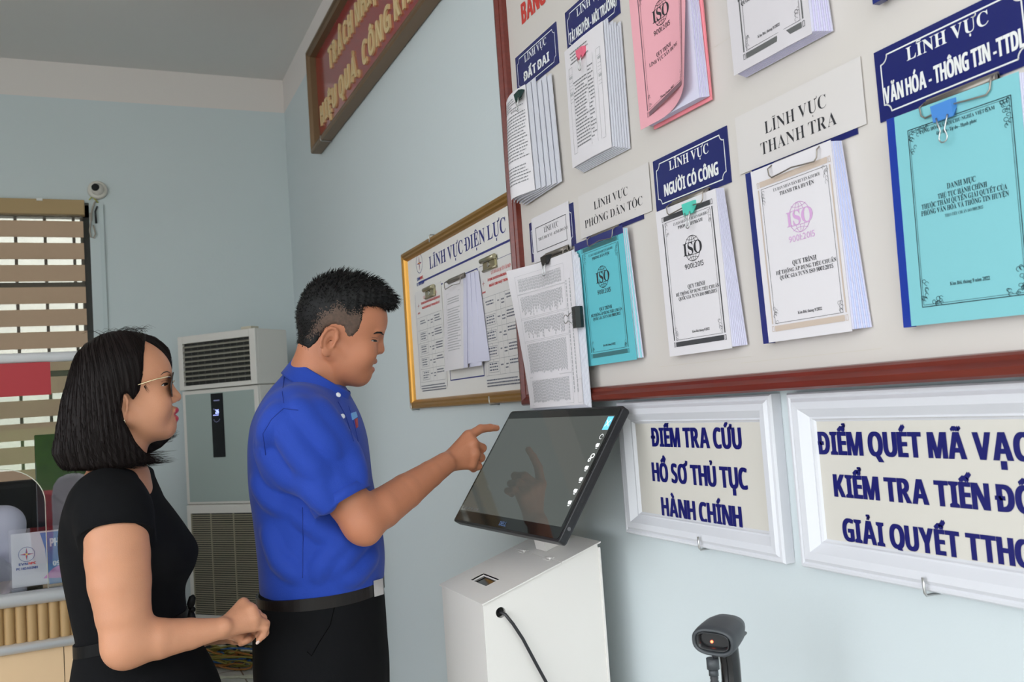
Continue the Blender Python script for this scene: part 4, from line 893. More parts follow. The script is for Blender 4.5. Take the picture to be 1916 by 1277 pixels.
# dark monitor behind the screen, black chair, desk for them
PM = tag(empty('desk_monitor', (-1.328+.26, 3.735, .8785)), 'dark computer monitor standing behind the counter glass', 'monitor')
MB().box((-.26,-.012,.17),(.09,.012,.52)).build('casing', mat('monitor_back', (.010,.011,.016), .12, spec=.22), PM, bevel=.004)
MB().box((-.13,.0,.012),(-.05,.02,.18)).build('stem', M_case, PM); MB().box((-.18,-.06,0),(.0,.06,.012)).build('foot', M_case, PM)
CHR = tag(empty('office_chair', (-1.60, 4.30, FLOOR)), 'black office chair behind the seated clerk', 'chair'); M_chr = mat('chair_black', (.008,.008,.009), .7)
MB().box((-.28,.10,.45),(.24,.17,1.10)).build('backrest', M_chr, CHR, bevel=.03, seg=3); MB().box((-.25,-.30,.20),(.25,.16,.27)).build('seat', M_chr, CHR, bevel=.03)
MB().box((-.03,.12,.22),(.03,.15,.6)).build('stem', M_chr, CHR); MB().cyl((0,-.05,.06),(0,-.05,.21),.03,12).build('column', M_chr, CHR)
mb = MB(); [mb.tube([(0,-.05,.06),(.28*math.cos(a),-.05+.28*math.sin(a),.03)], [.03,.018], 8) for a in [2*math.pi*k/5 for k in range(5)]]; mb.build('star_base', M_chr, CHR)

# ================================================================== outside the open front, seen only in reflections
struct(MB().box((-14,-1.6,-.1),(-5.0,2.3,.02)).build('floor_side_yard', mat('side_yard', (0.42,.41,.38), .8, noise=.1)))
struct(MB().box((-14,-16,-.1),(10,-1.6,.02)).build('floor_forecourt', mat('forecourt', (0.34,.33,.31), .8, noise=.1)))
hg = tag(MB().box((-7,-9.4,.02),(6,-8.8,1.5)).build('hedge', mat('hedge_green', (0.10,.22,.04), .9, noise=.5, nscale=8)), 'clipped green hedge outside the open front, seen in the counter glass', 'hedge')

rg = random.Random(21); M_leaf = mat('tree_leaves', (0.06,.14,.035), .9, noise=.5, nscale=3); M_trunk = mat('tree_bark', (.09,.07,.05), .9)
for k, (tx, ty, th, lab) in enumerate(((-11.0,-13.0,5.2,'leftmost dark leafy tree behind the hedge outside the open front'), (-6.6,-12.4,6.0,'tallest dark leafy tree behind the hedge outside the open front'), (-2.2,-13.2,5.4,'dark leafy tree behind the red table outside the open front'), (2.2,-12.6,5.0,'smaller dark leafy tree behind the hedge to the right outside'), (6.8,-13.0,5.6,'rightmost dark leafy tree behind the hedge outside the open front'))):
    t = tag(empty('leafy_tree', (tx, ty, .02)), lab, 'tree', 'trees behind the hedge'); MB().tube([(0,0,0),(.05,.02,1.2),(0,.05,2.4)], [.16,.12,.10], 10).build('trunk', M_trunk, t)
    mb = MB()
    for j in range(9): mb.sphere((rg.uniform(-1.1,1.1),rg.uniform(-.8,.8),2.0+rg.uniform(-.5,th-3.2)), rg.uniform(.7,1.15), 10)
    mb.build('crown', M_leaf, t)
TBL = tag(empty('cloth_table', (-1.70, -4.2, .02)), 'table under a red cloth outside the open front', 'table')
mb = MB(); mb.loft([[(.55*s*c,.35*s*d,z) for c,d in ((-1,-1),(1,-1),(1,1),(-1,1))] for s,z in ((1.06,.02),(1.0,.74),(.98,.75))], smooth=False); mb.build('tablecloth', mat('red_cloth', lin(190,50,56), .8), TBL)
for k, (x, y, rz, lab) in enumerate(((-1.40,-3.5,.1,'white covered chair in front of the red table, right one'), (-2.05,-3.45,-.1,'white covered chair in front of the red table, left one'), (-.8,-4.3,1.4,'white covered chair at the end of the red table'))):
    t = tag(empty('covered_chair', (x, y, .02), rz), lab, 'chair', 'white covered chairs outside')
    M_cov = mat('chair_cover', lin(224,216,226), .85)
    mb = MB(); mb.loft([[(.21*s*math.copysign(abs(math.cos(a))**.6, math.cos(a)),.21*s*math.copysign(abs(math.sin(a))**.6, math.sin(a)),z) for a in [2*math.pi*i/20 for i in range(20)]] for s,z in ((1.15,0),(1.02,.40),(1.0,.45),(.9,.47))]); mb.build('seat_cover', M_cov, t)
    mb = MB(); mb.loft([[(w_*math.copysign(abs(math.cos(a))**.6, math.cos(a)),.19+.035*math.copysign(abs(math.sin(a))**.6, math.sin(a)),z) for a in [2*math.pi*i/20 for i in range(20)]] for w_,z in ((.20,.02),(.20,.5),(.20,.75),(.18,.86),(.13,.93),(.05,.96))]); mb.build('back_cover', M_cov, t)
# ================================================================== people: smooth-blended fields turned into one surface
def axis(*segs):
    out = [segs[0][0]]
    for a, b, st in segs:
        n = max(1, int(round((b-a)/st))); out += [a+(b-a)*i/n for i in range(1, n+1)]
    return np.array(out)
class Field:
    def __init__(s, xs, ys, zs):
        s.x, s.y, s.z = xs, ys, zs; s.f = np.full((len(xs), len(ys), len(zs)), 0.5, np.float32)
    def sub(s, lo, hi):
        i = [(max(np.searchsorted(a, l)-1, 0), min(np.searchsorted(a, h)+1, len(a))) for a, l, h in zip((s.x, s.y, s.z), lo, hi)]
        sl = tuple(slice(a, b) for a, b in i)
        return sl, s.x[sl[0]][:, None, None].astype(np.float32), s.y[sl[1]][None, :, None].astype(np.float32), s.z[sl[2]][None, None, :].astype(np.float32)
    def apply(s, fn, lo, hi, k=0.0, op='u'):
        sl, X, Y, Z = s.sub(lo, hi); cur = s.f[sl]
        if cur.size == 0: return
        d = fn(X, Y, Z).astype(np.float32)
        if op == 'u': s.f[sl] = smin(cur, d, k)
        elif op == 'd': s.f[sl] = -smin(-cur, d, k)
        elif op == 'i': s.f[sl] = -smin(-cur, -d, k)
        elif op == 'a': s.f[sl] = cur+d
    def cone(s, a, b, r1, r2, k=0.01, op='u', flat=None):
        a = np.array(a, float); b = np.array(b, float); m = max(r1, r2)+k+0.012
        s.apply(lambda X, Y, Z: cone_d(X, Y, Z, a, b, r1, r2, flat), np.minimum(a, b)-m, np.maximum(a, b)+m, k, op)
    def chain(s, pts, rs, k=0.01, flat=None):
        P = [np.array(p, float) for p in pts]; m = max(rs)+k+.012
        def f(X, Y, Z):
            d = None
            for i in range(len(P)-1):
                c = cone_d(X, Y, Z, P[i], P[i+1], rs[i], rs[i+1], flat); d = c if d is None else smin(d, c, .004)
            return d
        s.apply(f, np.min(P, 0)-m, np.max(P, 0)+m, k)
    def mesh(s):
        f = s.f; neg = f < 0
        nx, ny, nz = f.shape
        c = np.zeros((nx-1, ny-1, nz-1), np.uint8)
        for dx in (0, 1):
            for dy in (0, 1):
                for dz in (0, 1): c += neg[dx:nx-1+dx, dy:ny-1+dy, dz:nz-1+dz]
        act = np.argwhere((c > 0) & (c < 8)); idx = np.full(c.shape, -1, np.int32); idx[act[:,0], act[:,1], act[:,2]] = np.arange(len(act))
        acc = np.zeros((len(act), 3)); cnt = np.zeros(len(act)); G = (s.x, s.y, s.z); I, J, K = act.T
        for ax in range(3):
            o1, o2 = [a for a in range(3) if a != ax]
            for p in (0, 1):
                for q in (0, 1):
                    A = [I.copy(), J.copy(), K.copy()]; A[o1] = A[o1]+p; A[o2] = A[o2]+q; Bq = [a.copy() for a in A]; Bq[ax] = Bq[ax]+1
                    fa = f[A[0], A[1], A[2]]; fb = f[Bq[0], Bq[1], Bq[2]]; m = (fa < 0) != (fb < 0)
                    t = np.where(m, fa/np.where(m, fa-fb, 1), 0)
                    P = np.stack([G[d][A[d]] for d in range(3)], 1).astype(float); P[:, ax] += t*(G[ax][Bq[ax]]-G[ax][A[ax]])
                    acc[m] += P[m]; cnt[m] += 1
        V = acc/cnt[:, None]; quads = []
        for ax in range(3):
            o1, o2 = [(1, 2), (2, 0), (0, 1)][ax]
            sa = [slice(None)]*3; sb = [slice(None)]*3; sa[ax] = slice(0, -1); sb[ax] = slice(1, None)
            ch = neg[tuple(sa)] != neg[tuple(sb)]; E = np.argwhere(ch)
            ok = (E[:, o1] > 0) & (E[:, o2] > 0) & (E[:, o1] < f.shape[o1]-1) & (E[:, o2] < f.shape[o2]-1); E = E[ok]
            def cell(d1, d2): e = E.copy(); e[:, o1] += d1; e[:, o2] += d2; return idx[e[:,0], e[:,1], e[:,2]]
            Q = np.stack([cell(-1,-1), cell(0,-1), cell(0,0), cell(-1,0)], 1)
            fl = ~neg[E[:,0], E[:,1], E[:,2]]; Q[fl] = Q[fl][:, ::-1]; quads.append(Q)
        return V, np.concatenate(quads)
def smin(a, b, k):
    if k <= 0: return np.minimum(a, b)
    h = np.maximum(k-np.abs(a-b), 0)/k; return np.minimum(a, b)-h*h*k*0.25
def cone_d(X, Y, Z, a, b, r1, r2, flat=None):
    ab = b-a; L = float(ab@ab)+1e-12
    px, py, pz = X-a[0], Y-a[1], Z-a[2]; t = np.clip((px*ab[0]+py*ab[1]+pz*ab[2])/L, 0, 1)
    qx, qy, qz = px-t*ab[0], py-t*ab[1], pz-t*ab[2]
    if flat is not None:
        n, sc = flat; q = qx*n[0]+qy*n[1]+qz*n[2]; e = (1/sc-1)*q; qx, qy, qz = qx+e*n[0], qy+e*n[1], qz+e*n[2]
    return np.sqrt(qx*qx+qy*qy+qz*qz)-(r1+(r2-r1)*t)
def hermite(xk, yk, x):
    xk = np.array(xk, float); yk = np.array(yk, float); o = np.argsort(xk); xk = xk[o]; yk = yk[o]
    m = np.gradient(yk, xk); i = np.clip(np.searchsorted(xk, x)-1, 0, len(xk)-2); h = xk[i+1]-xk[i]; t = np.clip((x-xk[i])/h, 0, 1)
    return (2*t**3-3*t**2+1)*yk[i]+(t**3-2*t**2+t)*h*m[i]+(-2*t**3+3*t**2)*yk[i+1]+(t**3-t**2)*h*m[i+1]
class Frame:                                               # a figure's own axes: X forward, Y to its left (away from us), Z up
    def __init__(s, px, py, D, ang, sx=1.0):
        s.sx = sx; s.c = at(px, py, D); v = ray(px, py); v = v/np.linalg.norm(v)
        r = RGT-v*(RGT@v); r /= np.linalg.norm(r); u = np.cross(r, v); a = math.radians(ang)
        s.X = r*math.cos(a)-u*math.sin(a); s.Z = r*math.sin(a)+u*math.cos(a); s.Y = np.cross(s.Z, s.X)
    def loc(s, X, Y, Z):
        dx, dy, dz = X-s.c[0], Y-s.c[1], Z-s.c[2]
        return [(dx*e[0]+dy*e[1]+dz*e[2])/q for e, q in ((s.X, s.sx), (s.Y, 1), (s.Z, 1))]
    def w(s, p): return s.c+s.X*p[0]*s.sx+s.Y*p[1]+s.Z*p[2]
    def mat(s): return Matrix(((s.X[0],s.Y[0],s.Z[0],s.c[0]),(s.X[1],s.Y[1],s.Z[1],s.c[1]),(s.X[2],s.Y[2],s.Z[2],s.c[2]),(0,0,0,1)))
def ell(L, c, r):
    a, b, g = [(l-cc) for l, cc in zip(L, c)]
    k0 = np.sqrt((a/r[0])**2+(b/r[1])**2+(g/r[2])**2); k1 = np.sqrt((a/r[0]**2)**2+(b/r[1]**2)**2+(g/r[2]**2)**2)+1e-9
    return k0*(k0-1)/k1
def lcone(L, a, b, r1, r2): return cone_d(L[0], L[1], L[2], np.array(a, float), np.array(b, float), r1, r2)
class Slices:
    # a trunk from silhouette rows: (row, left, right, half depth); spans measured at one distance
    def __init__(s, rows, D, n=2.3):
        P = [(at(l, y, D), at(r, y, D), b) for y, l, r, b in rows]
        s.z = [(p[0][2]+p[1][2])/2 for p in P]; s.cx = [(p[0][0]+p[1][0])/2 for p in P]; s.cy = [(p[0][1]+p[1][1])/2 for p in P]
        s.b = [p[2] for p in P]
        # the rows are seen at a slant: take out what the half depth adds to the outline
        s.a = [math.sqrt(max((np.linalg.norm((p[1]-p[0])[:2])/2)**2-(p[2]*((r[1]+r[2])/2-958)/F_PX)**2, .0004)) for p, r in zip(P, rows)]; s.n = n
        e = sum((p[1]-p[0])[:2] for p in P); e = e/np.linalg.norm(e); s.e = e; s.g = np.array([-e[1], e[0]])
    def add_world(s, z, cx, cy, a, b):
        for l, v in ((s.z, z), (s.cx, cx), (s.cy, cy), (s.a, a), (s.b, b)): l.append(v)
        return s
    def d(s, X, Y, Z, off=0.0, sc=1.0):
        z = np.asarray(Z).ravel(); q = [hermite(s.z, v, z)[None, None, :] for v in (s.cx, s.cy, s.a, s.b)]
        dx, dy = X-q[0], Y-q[1]; u = dx*s.e[0]+dy*s.e[1]; v = dx*s.g[0]+dy*s.g[1]; a = q[2]*sc+off; b = q[3]*sc+off
        rho = (np.abs(u/a)**s.n+np.abs(v/b)**s.n+1e-12)**(1/s.n); d = (rho-1)*np.minimum(a, b)*0.92
        z0, z1 = min(s.z)-off, max(s.z)+off
        return np.maximum(d, np.maximum(z0-Z, Z-z1))
    def ring(s, z, off, n=72):
        cx, cy, a, b = [float(hermite(s.z, v, np.array([z]))[0]) for v in (s.cx, s.cy, s.a, s.b)]; out = []
        for k in range(n):
            t = 2*math.pi*k/n; c, si = math.cos(t), math.sin(t); u = (a+off)*math.copysign(abs(c)**(2/s.n), c); v = (b+off)*math.copysign(abs(si)**(2/s.n), si)
            out.append((cx+u*s.e[0]+v*s.g[0], cy+u*s.e[1]+v*s.g[1]))
        return out
def obj_from(V, Q, name, mats, parent, mi=None, smooth=True):
    me = bpy.data.meshes.new(name); me.vertices.add(len(V)); me.vertices.foreach_set('co', np.asarray(V, np.float32).ravel())
    me.loops.add(len(Q)*4); me.loops.foreach_set('vertex_index', Q.astype(np.int32).ravel())
    me.polygons.add(len(Q)); me.polygons.foreach_set('loop_start', np.arange(0, len(Q)*4, 4, dtype=np.int32)); me.polygons.foreach_set('loop_total', np.full(len(Q), 4, np.int32))
    for m in (mats if isinstance(mats, (list, tuple)) else [mats]): me.materials.append(m)
    if mi is not None: me.polygons.foreach_set('material_index', mi.astype(np.int32))
    me.polygons.foreach_set('use_smooth', np.ones(len(Q), bool)); me.update(calc_edges=True); me.validate()
    o = bpy.data.objects.new(name, me); C.objects.link(o); o.parent = parent
    if parent is not None: o.matrix_parent_inverse = parent.matrix_world.inverted()
    return o
def wbuild(mb, name, m, parent, **k):
    o = mb.build(name, m, parent, **k); o.matrix_parent_inverse = Matrix.Translation(parent.location).inverted(); return o
def bvh(V, Q): return BVHTree.FromPolygons([tuple(v) for v in V], [tuple(int(i) for i in q) for q in Q])
def hit(tree, px, py):
    d = Vector(ray(px, py)).normalized(); r = tree.ray_cast(Vector(CAM), d); return (np.array(r[0]), np.array(r[1])) if r[0] is not None else (None, None)
def on_surface(tree, pts, lift=0.0):
    out = []
    for (x0, y0), (x1, y1) in zip(pts[:-1], pts[1:]):
        n = max(2, int(math.hypot(x1-x0, y1-y0)/8))
        for i in range(n):
            p, nn = hit(tree, x0+(x1-x0)*i/n, y0+(y1-y0)*i/n)
            if p is not None: out.append(p+nn*lift)
    return out
def poly_d(u, v, P):
    # signed distance to a polygon (negative inside)
    d = np.full(np.broadcast(u, v).shape, 1e9, np.float32); s = np.zeros(d.shape, bool); n = len(P)
    for i in range(n):
        (x0, y0), (x1, y1) = P[i], P[(i+1) % n]; ex, ey = x1-x0, y1-y0; wx, wy = u-x0, v-y0
        t = np.clip((wx*ex+wy*ey)/(ex*ex+ey*ey+1e-12), 0, 1); d = np.minimum(d, (wx-ex*t)**2+(wy-ey*t)**2)
        c = ((y0 <= v) & (y1 > v)) | ((y1 <= v) & (y0 > v)); xi = x0+(v-y0)*(ex/(ey if abs(ey) > 1e-9 else 1e-9)); s ^= c & (u < xi)
    d = np.sqrt(d); return np.where(s, -d, d)

def head(F, fr, P, ears=True):
    lo, hi = fr.c-.20, fr.c+.20
    def u(fn, k=.012, op='u'): F.apply(lambda X, Y, Z: fn(fr.loc(X, Y, Z)), lo, hi, k, op)
    for c, r in P['ell']: u(lambda L: ell(L, c, r), .03)
    for a, b, r1, r2 in P['jaw']:
        for s in (1, -1): u(lambda L: lcone(L, (a[0], s*a[1], a[2]), (b[0], s*b[1], b[2]), r1, r2), .022)
    for s in (1, -1):
        c, r = P['cheek']; u(lambda L: ell(L, (c[0], s*c[1], c[2]), r), .02)
        c, r = P['brow']; u(lambda L: ell(L, (c[0], s*c[1], c[2]), r), .012)
        c, r = P['socket']; u(lambda L: ell(L, (c[0], s*c[1], c[2]), r), .012, 'd')
        c, r = P['lid']; u(lambda L: ell(L, (c[0], s*c[1], c[2]), r), .004)
        if P['slit']: c, r = P['slit']; u(lambda L: ell(L, (c[0], s*c[1], c[2]), r), .002, 'd')
    (a, b, r1, r2), al, ar, nst = P['nose']
    u(lambda L: lcone(L, a, b, r1, r2), .010)
    for s in (1, -1):
        u(lambda L: ell(L, (al[0], s*al[1], al[2]), (ar*1.3, ar, ar)), .006)
        u(lambda L: ell(L, (nst[0], s*nst[1], nst[2]), (.0045, .0028, .0025)), .002, 'd')
    for c, r in P['lips']: u(lambda L: ell(L, c, r), .005)
    c, r = P['mouth']; u(lambda L: ell(L, c, r), .002, 'd')
    if not ears: return
    ex, ey, ez, sc, tl = P['ear']
    for s in (1, -1):
        def ear(L, s=s):
            ct, st = math.cos(tl), math.sin(tl); a = L[0]-ex; g = L[2]-ez; X = (a*ct-g*st)/sc; Z = (a*st+g*ct)/sc; Yv = (s*L[1]-ey)/sc+X*.35
            E = [X, Yv, Z]
            d = ell(E, (0, 0, .002), (.0165, .0042, .029)); d = smin(d, ell(E, (.003, 0, -.024), (.010, .0045, .0105)), .006)
            pts = [(.010, .002, -.006)]+[(.0165*math.cos(t)*1.0-.001, .0035, .004+.0275*math.sin(t)) for t in [math.radians(q) for q in range(20, 231, 30)]]
            for p, q in zip(pts[:-1], pts[1:]): d = smin(d, lcone(E, p, q, .0036, .0036), .002)
            d = -smin(-d, ell(E, (.003, .0065, -.001), (.0095, .0085, .0150)), .003)
            d = smin(d, ell(E, (.0125, .001, -.004), (.003, .004, .0055)), .003)
            return d*sc
        u(ear, .004)
def finger(F, pts, r, k=.0035):
    for i in range(len(pts)-1): F.cone(pts[i], pts[i+1], r[i], r[i+1], k)
def hand(F, wrist, mcps, fingers, thumb, rp=(.015, .0118), rf=(.0105, .0092, .0078), away=None, th=.011):
    # palm from the wrist to the knuckles, then each finger and the thumb as its own chain
    wrist = np.array(wrist); m = [np.array(p) for p in mcps]
    for p in m: F.cone(wrist, p, rp[0], rp[1], .012); F.cone(wrist+away*th, p+away*th*.8, rp[0], rp[1], .012)
    for i in range(3): F.cone(m[i], m[i+1], rp[1]*.95, rp[1]*.95, .008)
    for p, f, s in zip(m, fingers, (1, 1.02, .97, .86)): finger(F, [p]+[np.array(q) for q in f], [rp[1]*.98*s]+[x*s for x in rf])
    finger(F, [np.array(q) for q in thumb], (.014, .012, .0105, .0085)[:len(thumb)], .006)
def strands(mb, segs, r0, m=0):
    # thin tapering hairs, each a three-sided sliver
    for P in segs:
        n = len(P)
        mb.tube(P, [r0*(1-.85*i/(n-1)) for i in range(n)], 3, m)
def trace(tree, p, n, dirfn, step, cnt, lift):
    out = []; p = np.array(p)
    for i in range(cnt):
        out.append(tuple(p+n*lift)); d = dirfn(p, n, i/cnt); d = d-n*(d@n); d = d/(np.linalg.norm(d)+1e-9); q = p+d*step
        r = tree.find_nearest(Vector(q))
        if r[0] is None: break
        p = np.array(r[0]); n = np.array(r[1])
        if np.linalg.norm(p-q) > step*1.5: out.append(tuple(q)); break
    return out

def skin(name, c):
    m = mat(name, c, .48, noise=.10, nscale=22, bump=.15, bscale=420, sss=.06, spec=.4); return m
M_skin1 = skin('skin_tan', lin(182,118,87)); M_skin2 = skin('skin_light', lin(194,136,104))
M_lip1 = mat('lips_brown', lin(176,104,92), .4); M_lip2 = mat('lips_red', lin(178,52,66), .35)
M_hair = mat('hair_black', (0.006,.0055,.0055), .55, spec=.22); M_hairb = mat('hair_brown_black', (0.0075,.0042,.0038), .5, spec=.14); M_fade = mat('hair_fade', (0.085,.050,.034), .7, noise=.55, nscale=160)
M_eye = mat('eye_dark', (0.02,.012,.010), .1); M_tooth = mat('teeth', (.7,.66,.6), .3)
def part_seg(pts): return pts

# ------------------------------------------------------------------ the man in the blue polo shirt
MD = 2.12
MAN = tag(empty('person', tuple(np.append(at(600, 1100, MD)[:2], FLOOR))), 'person in a blue polo shirt and black trousers pointing at the touch screen', 'person')
bpy.context.view_layer.update()
mf = Frame(622, 642, MD, 15, .98)
mrows = [(690,541,604,.030),(706,527,622,.048),(722,510,642,.075),(745,493,656,.118),(780,476,674,.155),(820,469,687,.168),(860,468,693,.166),(905,470,698,.162),(950,476,707,.158),(1000,482,716,.156),(1050,487,721,.156),(1085,489,720,.152),(1106,491,718,.148)]
mS = Slices(mrows, MD)
trows = [(1090,490,717,.146),(1104,486,718,.150),(1130,480,721,.160),(1170,477,724,.168),(1220,480,727,.170),(1277,490,728,.168),(1340,500,726,.164),(1410,512,720,.158),(1480,524,708,.148)]
mT = Slices(trows, MD)
S0 = at(556,792,1.985); EL = at(678,978,1.975); WR = at(833,868,2.180); HEM = at(642,940,1.962)
S1 = at(590,800,2.27); EL1 = at(570,985,2.33); WR1 = at(596,1140,2.31)
away = mf.Y
hipc = at(604,1250,MD); gh = np.array([mT.g[0], mT.g[1], 0])
def legs(hc, gap, fwd, kz, az, heel=0.0, spread=.0):
    out = []
    for s in (-1, 1):
        h = hc+gh*gap*s; out.append((h, np.array([h[0]+fwd[0]*.02, h[1]+fwd[1]*.02, kz]), np.array([h[0]-fwd[0]*.02, h[1]-fwd[1]*.02, az])))
    return out
mfw = np.array([mT.e[0], mT.e[1], 0])
F = Field(axis((-.84,-.05,.0025)), axis((1.72,2.42,.0025)), axis((FLOOR-.01,.86,.012),(.86,1.78,.0025)))
mhead = dict(ell=[((.008,0,.066),(.098,.0775,.088)),((.045,0,.070),(.063,.064,.055)),((.050,0,-.005),(.055,.060,.072)),((.05,0,-.04),(.05,.05,.036))],
    jaw=[((.004,.053,-.022),(.079,.012,-.056),.020,.018),((.03,.02,-.048),(.080,.0,-.055),.030,.019)], cheek=((.076,.036,-.004),(.030,.026,.030)), brow=((.096,.027,.053),(.013,.024,.009)),
    socket=((.118,.034,.030),(.016,.019,.013)), lid=((.0905,.0315,.029),(.0125,.0165,.0105)), slit=None,
    nose=(((.101,0,.046),(.1125,0,.0135),.0080,.0118),(.1045,.0125,.0075),.0085,(.108,.008,-.0015)), lips=[((.086,0,-.024),(.020,.030,.026)),((.1045,0,-.0165),(.010,.021,.0080)),((.1035,0,-.0375),(.0108,.018,.0078))],
    mouth=((.108,0,-.0272),(.0125,.021,.0028)), ear=(-.008,.0765,.001,1.03,.12))
# trunk, hips, legs
F.apply(lambda X, Y, Z: mS.d(X, Y, Z, -.012), (-.84,1.72,.95), (-.3,2.42,1.62), .02)
F.apply(lambda X, Y, Z: mT.d(X, Y, Z, -.012), (-.84,1.72,.5), (-.3,2.42,1.10), .03)
for h, kn, an in legs(hipc, .082, mfw, .52, FLOOR+.09):
    F.cone(h, kn, .082, .055, .03); F.cone(kn, an, .052, .036, .02); F.cone(an-np.array([0,0,.03]), an+mfw*.15-np.array([0,0,.055]), .030, .022, .02)
# neck
head(F, mf, mhead)
F.cone(mf.w((-.026,0,-.005)), mf.w((-.022,0,-.085)), .050, .054, .014); F.cone(mf.w((-.022,0,-.085)), at(592,742,MD), .054, .058, .02)
# right arm reaching to the screen
lp = lambda a, b, t: a+(b-a)*t
F.chain([S0, lp(S0,EL,.5), lp(S0,EL,.82), EL], [.056,.050,.046,.041], .02)
F.cone(at(686,1000,1.965), at(688,1000,1.965), .020, .020, .03)
F.chain([EL, lp(EL,WR,.22)+away*.0, lp(EL,WR,.5), lp(EL,WR,.8), WR], [.0425,.0455,.0405,.0315,.0272], .02)
hA = lambda x, y, d: at(x, y, d)
hand(F, at(836,867,2.192), [hA(877,817,2.240),hA(884,831,2.228),hA(887,850,2.224),hA(882,868,2.224)],
     [[hA(899,803,2.268),hA(917,801,2.288),hA(929,801.5,2.303)], [hA(902,839,2.260),hA(895,846,2.290),hA(880,843,2.286)], [hA(900,857,2.252),hA(890,863,2.278),hA(878,858,2.272)], [hA(895,873,2.245),hA(886,878,2.266),hA(876,873,2.260)]],
     [hA(846,860,2.230),hA(866,846,2.265),hA(882,846,2.285),hA(893,850,2.280)], away=away, rp=(.0170,.0130), rf=(.0110,.0096,.0082), th=.0125)
# left arm hanging behind him, hand relaxed
F.chain([S1, EL1, WR1], [.056,.042,.026], .02)
hd = (WR1-EL1)/np.linalg.norm(WR1-EL1); fx = mfw; mc = [WR1+hd*.085+fx*o for o in (.032,.011,-.011,-.031)]
hand(F, WR1, mc, [[m+hd*.038+away*-.006, m+hd*.060+away*-.018, m+hd*.076+away*-.032] for m in mc], [WR1+hd*.02+fx*.02, WR1+hd*.05+fx*.045-away*.01, WR1+hd*.085+fx*.05-away*.02], away=-away*.6)
V, Q = F.mesh(); del F
cen = V[Q].mean(1); L = mf.loc(*cen.T)
lipm = ((ell(L, (.1045,0,-.0175), (.0115,.019,.0075)) < 0) | (ell(L, (.1035,0,-.0365), (.0125,.0175,.0085)) < 0)) & (L[0] > .098)
obj_from(V, Q, 'body', [M_skin1, M_lip1], MAN, lipm.astype(int))
mtree = bvh(V, Q)
# eyes, brows, teeth, nail
def lobj(fr, mb, name, m, parent):
    mb.v = [tuple(fr.w(p)) for p in mb.v]; return wbuild(mb, name, m, parent)
def lhit(fr, tree, X, Z, s, lift):
    r = tree.ray_cast(Vector(fr.w((X, s*.2, Z))), Vector(fr.Y*-s)); return np.array(r[0])+np.array(r[1])*lift if r[0] is not None else None
def face_marks(fr, tree, person, brow, eye, ir, bm, br):
    for s in (1, -1):
        P = [q for q in (lhit(fr, tree, X, Z, s, .0006) for X, Z in brow) if q is not None]; mb = MB(); mb.tube(P, br, 8, squash=.6); wbuild(mb, 'eyebrow', bm, person)
        (xa, za), (xb, zb), up_, dn = eye; top = []; bot = []
        for i in range(9):
            t = i/8; X = xa+(xb-xa)*t; Z = za+(zb-za)*t; w_ = math.sin(math.pi*t)**.7
            top.append(lhit(fr, tree, X, Z+up_*w_, s, .0007)); bot.append(lhit(fr, tree, X, Z-dn*w_, s, .0007))
        if any(q is None for q in top+bot): continue
        mb = MB(); mb.add(top+bot, [(i,i+1,10+i,9+i) if s < 0 else (i+1,i,9+i,10+i) for i in range(8)]); e = wbuild(mb, 'eye', M_eyew, person)
        i0, i1 = ir; mb = MB(); lf = fr.Y*s*.0003; mb.add([q+lf for q in top[i0:i1]+bot[i0:i1]], [(i,i+1,i1-i0+i+1,i1-i0+i) if s < 0 else (i+1,i,i1-i0+i,i1-i0+i+1) for i in range(i1-i0-1)]); ch = wbuild(mb, 'iris', M_eye, person)
        mb = MB(); mb.tube([q+lf for q in top], [.0004,.0008,.0011,.0012,.0012,.0012,.0011,.0009,.0005], 6); wbuild(mb, 'eyelashes', M_eye, person)
        cr = [q for q in (lhit(fr, tree, xa+(xb-xa)*t, za+(zb-za)*t+up_+.004+.0015*math.sin(math.pi*t), s, .0001) for t in (.05,.3,.5,.7,.9)) if q is not None]
        mb = MB(); mb.tube(cr, .0005, 5); wbuild(mb, 'eyelid_crease', mat('crease_brown', (.16,.07,.045), .7), person)
M_eyew = mat('eye_white', (.55,.50,.47), .2)
face_marks(mf, mtree, MAN, [(.086,.0445),(.093,.0495),(.101,.0515),(.1085,.049)], ((.084,.0275),(.100,.0295),.0026,.0016), (3,8), M_hair, [.0016,.0036,.0036,.0018])
mb = MB(); mb.loft([[(.098+.006*math.cos(t),.016*math.sin(t),z) for t in [math.radians(a) for a in range(-90,91,20)]]+[(.092,0,z)] for z in (-.0275,-.0215)]); lobj(mf, mb, 'teeth', M_tooth, MAN)
mb = MB(); nt_ = hA(929,801.5,2.303); nd = hA(929,801.5,2.303)-hA(917,801,2.288); nd /= np.linalg.norm(nd); pr = np.array(RGT)*0+np.array([0,0,1.0]); 
mb.sphere((0,0,0), .005, 10, sc=(1,.5,1)); nb = [nd, np.cross(nd, away), away]
mb.v = [tuple(nt_+nd*(p[0]*1.25+.0015)+UPV*(.0066+p[1]*.6)-away*(p[2]*.9+.003)) for p in mb.v]; wbuild(mb, 'fingernail', mat('nail', lin(226,176,156), .25), MAN)
